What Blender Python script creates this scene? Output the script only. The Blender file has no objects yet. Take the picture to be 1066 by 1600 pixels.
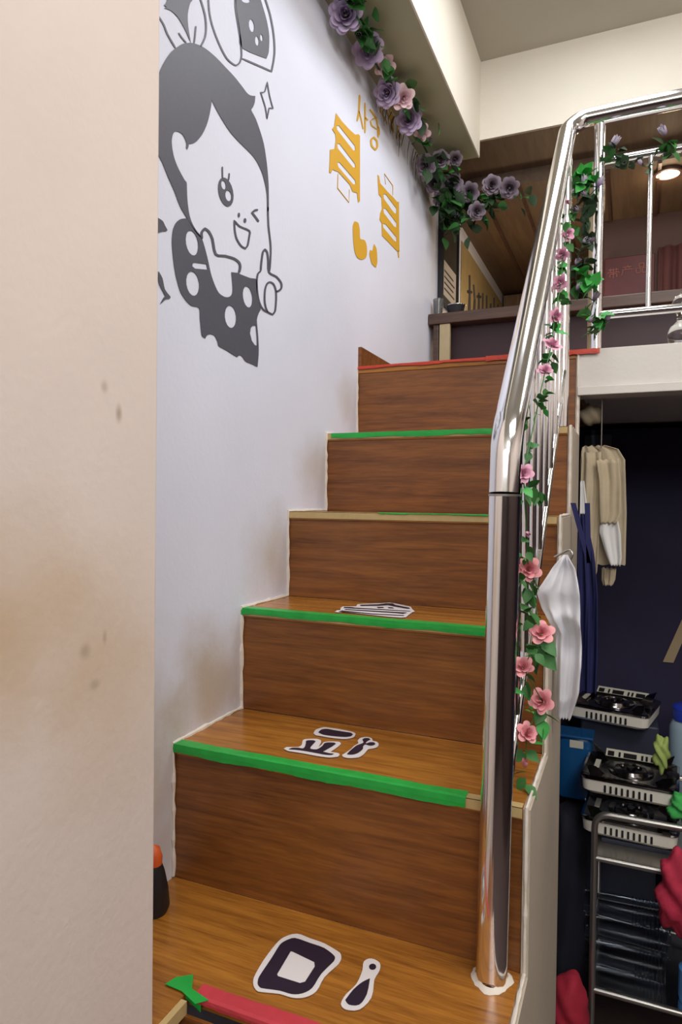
import bpy, bmesh, math, random
from math import pi, sin, cos, radians
from mathutils import Vector, Matrix
from mathutils.geometry import tessellate_polygon
random.seed(7)
S = bpy.context.scene
COL = S.collection

# ---------------------------------------------------------------- camera
CAM = Vector((0.7190, -0.7575, 0.6229)); YAW, PIT, ROL, FPX = 0.40423, -0.01604, 0.01162, 1054.1
fw = Vector((-sin(YAW)*cos(PIT), cos(YAW)*cos(PIT), sin(PIT)))
rt = fw.cross(Vector((0, 0, 1))).normalized(); up = rt.cross(fw)
rt, up = rt*cos(ROL)+up*sin(ROL), up*cos(ROL)-rt*sin(ROL)
cd = bpy.data.cameras.new('camera'); cam = bpy.data.objects.new('camera', cd); COL.objects.link(cam)
cd.sensor_fit = 'HORIZONTAL'; cd.sensor_width = 36; cd.lens = FPX/1066*36; cd.clip_start = .02
M3 = Matrix((rt, up, -fw)).transposed()
cam.matrix_world = Matrix.Translation(CAM) @ M3.to_4x4()
S.camera = cam

# ---------------------------------------------------------------- light
w = bpy.data.worlds.new('world'); S.world = w; w.use_nodes = True
w.node_tree.nodes['Background'].inputs[0].default_value = (.80, .84, 1, 1)
w.node_tree.nodes['Background'].inputs[1].default_value = .25
def area(name, loc, target, sx, sy, power, col):
    l = bpy.data.lights.new(name, 'AREA'); l.shape = 'RECTANGLE'; l.size = sx; l.size_y = sy; l.energy = power; l.color = col
    o = bpy.data.objects.new(name, l); COL.objects.link(o); o.location = loc
    o.rotation_euler = (Vector(target)-Vector(loc)).to_track_quat('-Z', 'Y').to_euler(); return o
def point(name, loc, r, power, col):
    l = bpy.data.lights.new(name, 'POINT'); l.shadow_soft_size = r; l.energy = power; l.color = col
    o = bpy.data.objects.new(name, l); COL.objects.link(o); o.location = loc; return o
area('room_ceiling_light', (1.55, -.35, 2.12), (1.0, .2, 0), 1.0, .7, 20, (1, .965, .94))
area('hall_ceiling_light', (1.5, -1.9, 2.1), (1.0, -.6, .4), .8, .8, 13, (1, .93, .84))
area('rear_fill_light', (1.0, -2.55, 1.75), (.7, 0, 1.3), 1.5, .5, 13, (.90, .94, 1))  # added fill with no known source: cool light and bright streaks on the steel
area('stair_ceiling_light', (.66, .95, 2.19), (.66, .96, 0), .30, .75, 6.5, (.96, .97, 1))
area('loft_ceiling_light', (1.7, 1.25, 2.15), (.9, 1.4, 1), .4, .4, 3, (1, .93, .82))
S.view_settings.view_transform = 'Standard'; S.view_settings.look = 'None'
S.view_settings.gamma = 1; S.view_settings.use_curve_mapping = False
S.view_settings.exposure = 0.62

# ---------------------------------------------------------------- materials
def newmat(name):
    m = bpy.data.materials.new(name); m.use_nodes = True; nt = m.node_tree
    return m, nt, nt.nodes['Principled BSDF']
def mat(name, col, rough=.6, metal=0, var=.0, scale=30, bump=0, trans=0, alpha=1, emit=0, spec=.5, ior=1.45):
    m, nt, b = newmat(name)
    b.inputs['Base Color'].default_value = (*col, 1); b.inputs['Roughness'].default_value = rough
    b.inputs['Metallic'].default_value = metal; b.inputs['Transmission Weight'].default_value = trans
    b.inputs['Alpha'].default_value = alpha; b.inputs['Specular IOR Level'].default_value = spec; b.inputs['IOR'].default_value = ior
    if emit: b.inputs['Emission Color'].default_value = (*col, 1); b.inputs['Emission Strength'].default_value = emit
    if var or bump:
        tc = nt.nodes.new('ShaderNodeTexCoord'); nz = nt.nodes.new('ShaderNodeTexNoise'); nz.inputs['Scale'].default_value = scale
        nz.inputs['Detail'].default_value = 5; nt.links.new(tc.outputs['Object'], nz.inputs['Vector'])
        if var:
            mx = nt.nodes.new('ShaderNodeMix'); mx.data_type = 'RGBA'
            mx.inputs['A'].default_value = (*[c*(1-var) for c in col], 1); mx.inputs['B'].default_value = (*[min(1, c*(1+var)) for c in col], 1)
            nt.links.new(nz.outputs['Fac'], mx.inputs['Factor']); nt.links.new(mx.outputs['Result'], b.inputs['Base Color'])
        if bump:
            bp = nt.nodes.new('ShaderNodeBump'); bp.inputs['Strength'].default_value = bump; bp.inputs['Distance'].default_value = .004
            nt.links.new(nz.outputs['Fac'], bp.inputs['Height']); nt.links.new(bp.outputs['Normal'], b.inputs['Normal'])
    return m
def wood(name, c1, c2, rough=.35, axis='X', sc=1.0):
    m, nt, b = newmat(name); N = nt.nodes.new; L = nt.links.new
    tc = N('ShaderNodeTexCoord'); mp = N('ShaderNodeMapping'); L(tc.outputs['Object'], mp.inputs['Vector'])
    s = {'X': (4*sc, 60*sc, 60*sc), 'Y': (34*sc, 2.2*sc, 34*sc), 'Z': (34*sc, 34*sc, 2.2*sc)}[axis]
    mp.inputs['Scale'].default_value = s
    n1 = N('ShaderNodeTexNoise'); n1.inputs['Scale'].default_value = 1.0; n1.inputs['Detail'].default_value = 8; n1.inputs['Roughness'].default_value = .65; n1.inputs['Distortion'].default_value = .6
    L(mp.outputs[0], n1.inputs['Vector'])
    n2 = N('ShaderNodeTexNoise'); n2.inputs['Scale'].default_value = 5; n2.inputs['Detail'].default_value = 3; L(tc.outputs['Object'], n2.inputs['Vector'])
    mp3 = N('ShaderNodeMapping'); mp3.inputs['Scale'].default_value = tuple(v*5 for v in s); L(tc.outputs['Object'], mp3.inputs['Vector'])
    n3 = N('ShaderNodeTexNoise'); n3.inputs['Scale'].default_value = 1; n3.inputs['Detail'].default_value = 2; L(mp3.outputs[0], n3.inputs['Vector'])
    ad = N('ShaderNodeMath'); ad.operation = 'MULTIPLY_ADD'; ad.inputs[1].default_value = .35; L(n3.outputs['Fac'], ad.inputs[0]); L(n1.outputs['Fac'], ad.inputs[2])
    ad2 = N('ShaderNodeMath'); ad2.operation = 'MULTIPLY_ADD'; ad2.inputs[1].default_value = .3; L(n2.outputs['Fac'], ad2.inputs[0]); L(ad.outputs[0], ad2.inputs[2])
    r = N('ShaderNodeValToRGB'); r.color_ramp.elements[0].position = .55; r.color_ramp.elements[0].color = (*c1, 1)
    r.color_ramp.elements[1].position = 1.08; r.color_ramp.elements[1].color = (*c2, 1); L(ad2.outputs[0], r.inputs[0])
    L(r.outputs[0], b.inputs['Base Color']); b.inputs['Roughness'].default_value = rough
    bp = N('ShaderNodeBump'); bp.inputs['Strength'].default_value = .12; bp.inputs['Distance'].default_value = .002; L(n1.outputs['Fac'], bp.inputs['Height']); L(bp.outputs[0], b.inputs['Normal'])
    return m
def plaster(name, col, stains=(), fine=.04, low=None):
    """painted wall; stains: (colour, centre, radii, strength) soft grimy patches broken up by noise"""
    m, nt, b = newmat(name); N = nt.nodes.new; L = nt.links.new
    tc = N('ShaderNodeTexCoord'); nz = N('ShaderNodeTexNoise'); nz.inputs['Scale'].default_value = 6; nz.inputs['Detail'].default_value = 7; L(tc.outputs['Object'], nz.inputs['Vector'])
    mx = N('ShaderNodeMix'); mx.data_type = 'RGBA'; mx.inputs['A'].default_value = (*[c*(1-fine) for c in col], 1); mx.inputs['B'].default_value = (*[min(1, c*(1+fine)) for c in col], 1)
    L(nz.outputs['Fac'], mx.inputs['Factor']); cur = mx.outputs['Result']
    for (sc, ce, ra, st) in stains:
        mp = N('ShaderNodeMapping'); mp.vector_type = 'TEXTURE'; mp.inputs['Location'].default_value = ce; mp.inputs['Scale'].default_value = ra; L(tc.outputs['Object'], mp.inputs['Vector'])
        ln = N('ShaderNodeVectorMath'); ln.operation = 'LENGTH'; L(mp.outputs[0], ln.inputs[0])
        n2 = N('ShaderNodeTexNoise'); n2.inputs['Scale'].default_value = 9; n2.inputs['Detail'].default_value = 6; L(tc.outputs['Object'], n2.inputs['Vector'])
        a = N('ShaderNodeMath'); a.operation = 'MULTIPLY_ADD'; a.inputs[1].default_value = .9; L(n2.outputs['Fac'], a.inputs[0]); L(ln.outputs['Value'], a.inputs[2])
        mr = N('ShaderNodeMapRange'); mr.interpolation_type = 'SMOOTHSTEP'; mr.inputs['From Min'].default_value = .45; mr.inputs['From Max'].default_value = 1.45; mr.inputs['To Min'].default_value = st; mr.inputs['To Max'].default_value = 0
        L(a.outputs[0], mr.inputs['Value'])
        m2 = N('ShaderNodeMix'); m2.data_type = 'RGBA'; m2.inputs['B'].default_value = (*sc, 1); L(cur, m2.inputs['A']); L(mr.outputs[0], m2.inputs['Factor']); cur = m2.outputs['Result']
    L(cur, b.inputs['Base Color']); b.inputs['Roughness'].default_value = .75
    n3 = N('ShaderNodeTexNoise'); n3.inputs['Scale'].default_value = 90; n3.inputs['Detail'].default_value = 4; L(tc.outputs['Object'], n3.inputs['Vector'])
    bp = N('ShaderNodeBump'); bp.inputs['Strength'].default_value = .25; bp.inputs['Distance'].default_value = .002; L(n3.outputs['Fac'], bp.inputs['Height']); L(bp.outputs[0], b.inputs['Normal'])
    return m
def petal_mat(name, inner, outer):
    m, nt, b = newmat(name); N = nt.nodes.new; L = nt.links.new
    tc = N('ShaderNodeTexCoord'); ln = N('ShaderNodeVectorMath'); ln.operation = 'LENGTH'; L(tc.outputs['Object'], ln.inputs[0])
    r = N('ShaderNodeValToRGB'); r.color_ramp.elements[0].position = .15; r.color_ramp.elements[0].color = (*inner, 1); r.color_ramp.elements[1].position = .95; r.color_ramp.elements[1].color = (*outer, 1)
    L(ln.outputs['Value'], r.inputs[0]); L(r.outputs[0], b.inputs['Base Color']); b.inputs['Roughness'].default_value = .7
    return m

# ---------------------------------------------------------------- mesh helpers
def tag(o, label=None, cat=None, group=None, kind=None):
    if label: o['label'] = label
    if cat: o['category'] = cat
    if group: o['group'] = group
    if kind: o['kind'] = kind
    return o
def thing(name, loc, label, cat, group=None, rz=0):
    o = bpy.data.objects.new(name, None); COL.objects.link(o); o.location = loc; o.rotation_euler = (0, 0, rz); o.empty_display_size = .05
    return tag(o, label, cat, group)
def origin(p):
    v = Vector((0, 0, 0))
    while p: v = v+p.location; p = p.parent
    return v
class MB:
    def __init__(s): s.v = []; s.f = []
    def add(s, vs, fs):
        n = len(s.v); s.v += [Vector(v) for v in vs]; s.f += [tuple(i+n for i in f) for f in fs]; return s
    def box(s, a, b, bev=0):
        bm = bmesh.new(); bmesh.ops.create_cube(bm, size=1)
        for v in bm.verts: v.co = Vector([(a[i]+b[i])/2+v.co[i]*(b[i]-a[i]) for i in range(3)])
        if bev: bmesh.ops.bevel(bm, geom=bm.edges[:], offset=bev, segments=2, affect='EDGES', profile=.5)
        bm.verts.index_update(); s.add([v.co.copy() for v in bm.verts], [[v.index for v in f.verts] for f in bm.faces]); bm.free(); return s
    def tube(s, pts, r, n=14, cap=True, closed=False):
        P = [Vector(p) for p in pts]; m = len(P); R = r if isinstance(r, (list, tuple)) else [r]*m
        t0 = (P[1]-P[0]).normalized(); u = t0.orthogonal().normalized(); vs = []
        for i in range(m):
            t = ((P[(i+1) % m]-P[i-1]) if closed else (P[min(i+1, m-1)]-P[max(i-1, 0)])).normalized()
            u = (u-t*u.dot(t)).normalized(); b = t.cross(u)
            k = 1.0
            vs += [P[i]+(u*cos(2*pi*j/n)+b*sin(2*pi*j/n))*R[i]*k for j in range(n)]
        fs = [(i*n+j, i*n+(j+1) % n, ((i+1) % m)*n+(j+1) % n, ((i+1) % m)*n+j) for i in range(m if closed else m-1) for j in range(n)]
        if cap and not closed: fs += [tuple(range(n))[::-1], tuple((m-1)*n+j for j in range(n))]
        return s.add(vs, fs)
    def lathe(s, prof, c=(0, 0, 0), n=24, axis='Z'):
        vs = []; c = Vector(c)
        for (r, z) in prof:
            for j in range(n):
                a = 2*pi*j/n; x, y = r*cos(a), r*sin(a)
                vs.append(c+(Vector((x, y, z)) if axis == 'Z' else Vector((z, x, y)) if axis == 'X' else Vector((x, z, y))))
        fs = [(i*n+j, i*n+(j+1) % n, (i+1)*n+(j+1) % n, (i+1)*n+j) for i in range(len(prof)-1) for j in range(n)]
        return s.add(vs, fs)
    def prism(s, poly, a, b, axis='X'):
        """polygon in the two other axes, extruded from a to b along axis"""
        P = lambda p, t: (t, p[0], p[1]) if axis == 'X' else (p[0], t, p[1]) if axis == 'Y' else (p[0], p[1], t)
        n = len(poly); tri = tessellate_polygon([[Vector((p[0], p[1], 0)) for p in poly]])
        vs = [P(p, a) for p in poly]+[P(p, b) for p in poly]
        fs = [tuple(t) for t in tri]+[tuple(i+n for i in t)[::-1] for t in tri]+[(i, (i+1) % n, (i+1) % n+n, i+n) for i in range(n)]
        return s.add(vs, fs)
    def sheet(s, rows, thick=.0):
        m, n = len(rows), len(rows[0]); vs = [p for r in rows for p in r]
        fs = [(i*n+j, i*n+j+1, (i+1)*n+j+1, (i+1)*n+j) for i in range(m-1) for j in range(n-1)]
        return s.add(vs, fs)
    def build(s, name, m, parent=None, smooth=None, local=False, solid=0, sub=0):
        me = bpy.data.meshes.new(name); off = Vector((0, 0, 0)) if (local or not parent) else origin(parent)
        me.from_pydata([v-off for v in s.v], [], s.f); me.materials.append(m)
        bm = bmesh.new(); bm.from_mesh(me); bmesh.ops.recalc_face_normals(bm, faces=bm.faces[:]); bm.to_mesh(me); bm.free()
        o = bpy.data.objects.new(name, me); COL.objects.link(o)
        if parent: o.parent = parent
        if smooth is not None:
            me.polygons.foreach_set('use_smooth', [True]*len(me.polygons))
            if smooth < 180:
                try: me.set_sharp_from_angle(angle=radians(smooth))
                except Exception: pass
        if solid: md = o.modifiers.new('solid', 'SOLIDIFY'); md.thickness = solid; md.offset = 0
        if sub: md = o.modifiers.new('sub', 'SUBSURF'); md.levels = sub; md.render_levels = sub
        return o
def rounded(pts, r, n=6):
    P = [Vector(p) for p in pts]; out = [P[0]]
    for i in range(1, len(P)-1):
        a = (P[i-1]-P[i]); b = (P[i+1]-P[i]); q = min(r, a.length*.45, b.length*.45)
        A = P[i]+a.normalized()*q; B = P[i]+b.normalized()*q
        out += [A*(1-t)**2+P[i]*2*t*(1-t)+B*t*t for t in [k/n for k in range(n+1)]]
    return out+[P[-1]]
def struct(name, mb, m, **k): return tag(mb.build(name, m, **k), kind='structure')
def shapes(shp, place):
    """flat print: polygons with holes ('P') and ribbons ('S'); place maps the two stored numbers (0.1 mm) to a point on the surface"""
    mb = MB()
    for s in shp:
        if s[0] == 'P':
            loops = [[Vector((a*1e-4, b*1e-4, 0)) for a, b in L] for L in s[1:]]
            tri = tessellate_polygon(loops); flat = [v for L in loops for v in L]
            mb.add([place(v.x, v.y) for v in flat], tri)
        else:
            L, R = s[1], s[2]; n = len(L)
            mb.add([place(a*1e-4, b*1e-4) for a, b in L+R], [(i, i+1, n+i+1, n+i) for i in range(n-1)])
    return mb

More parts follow.
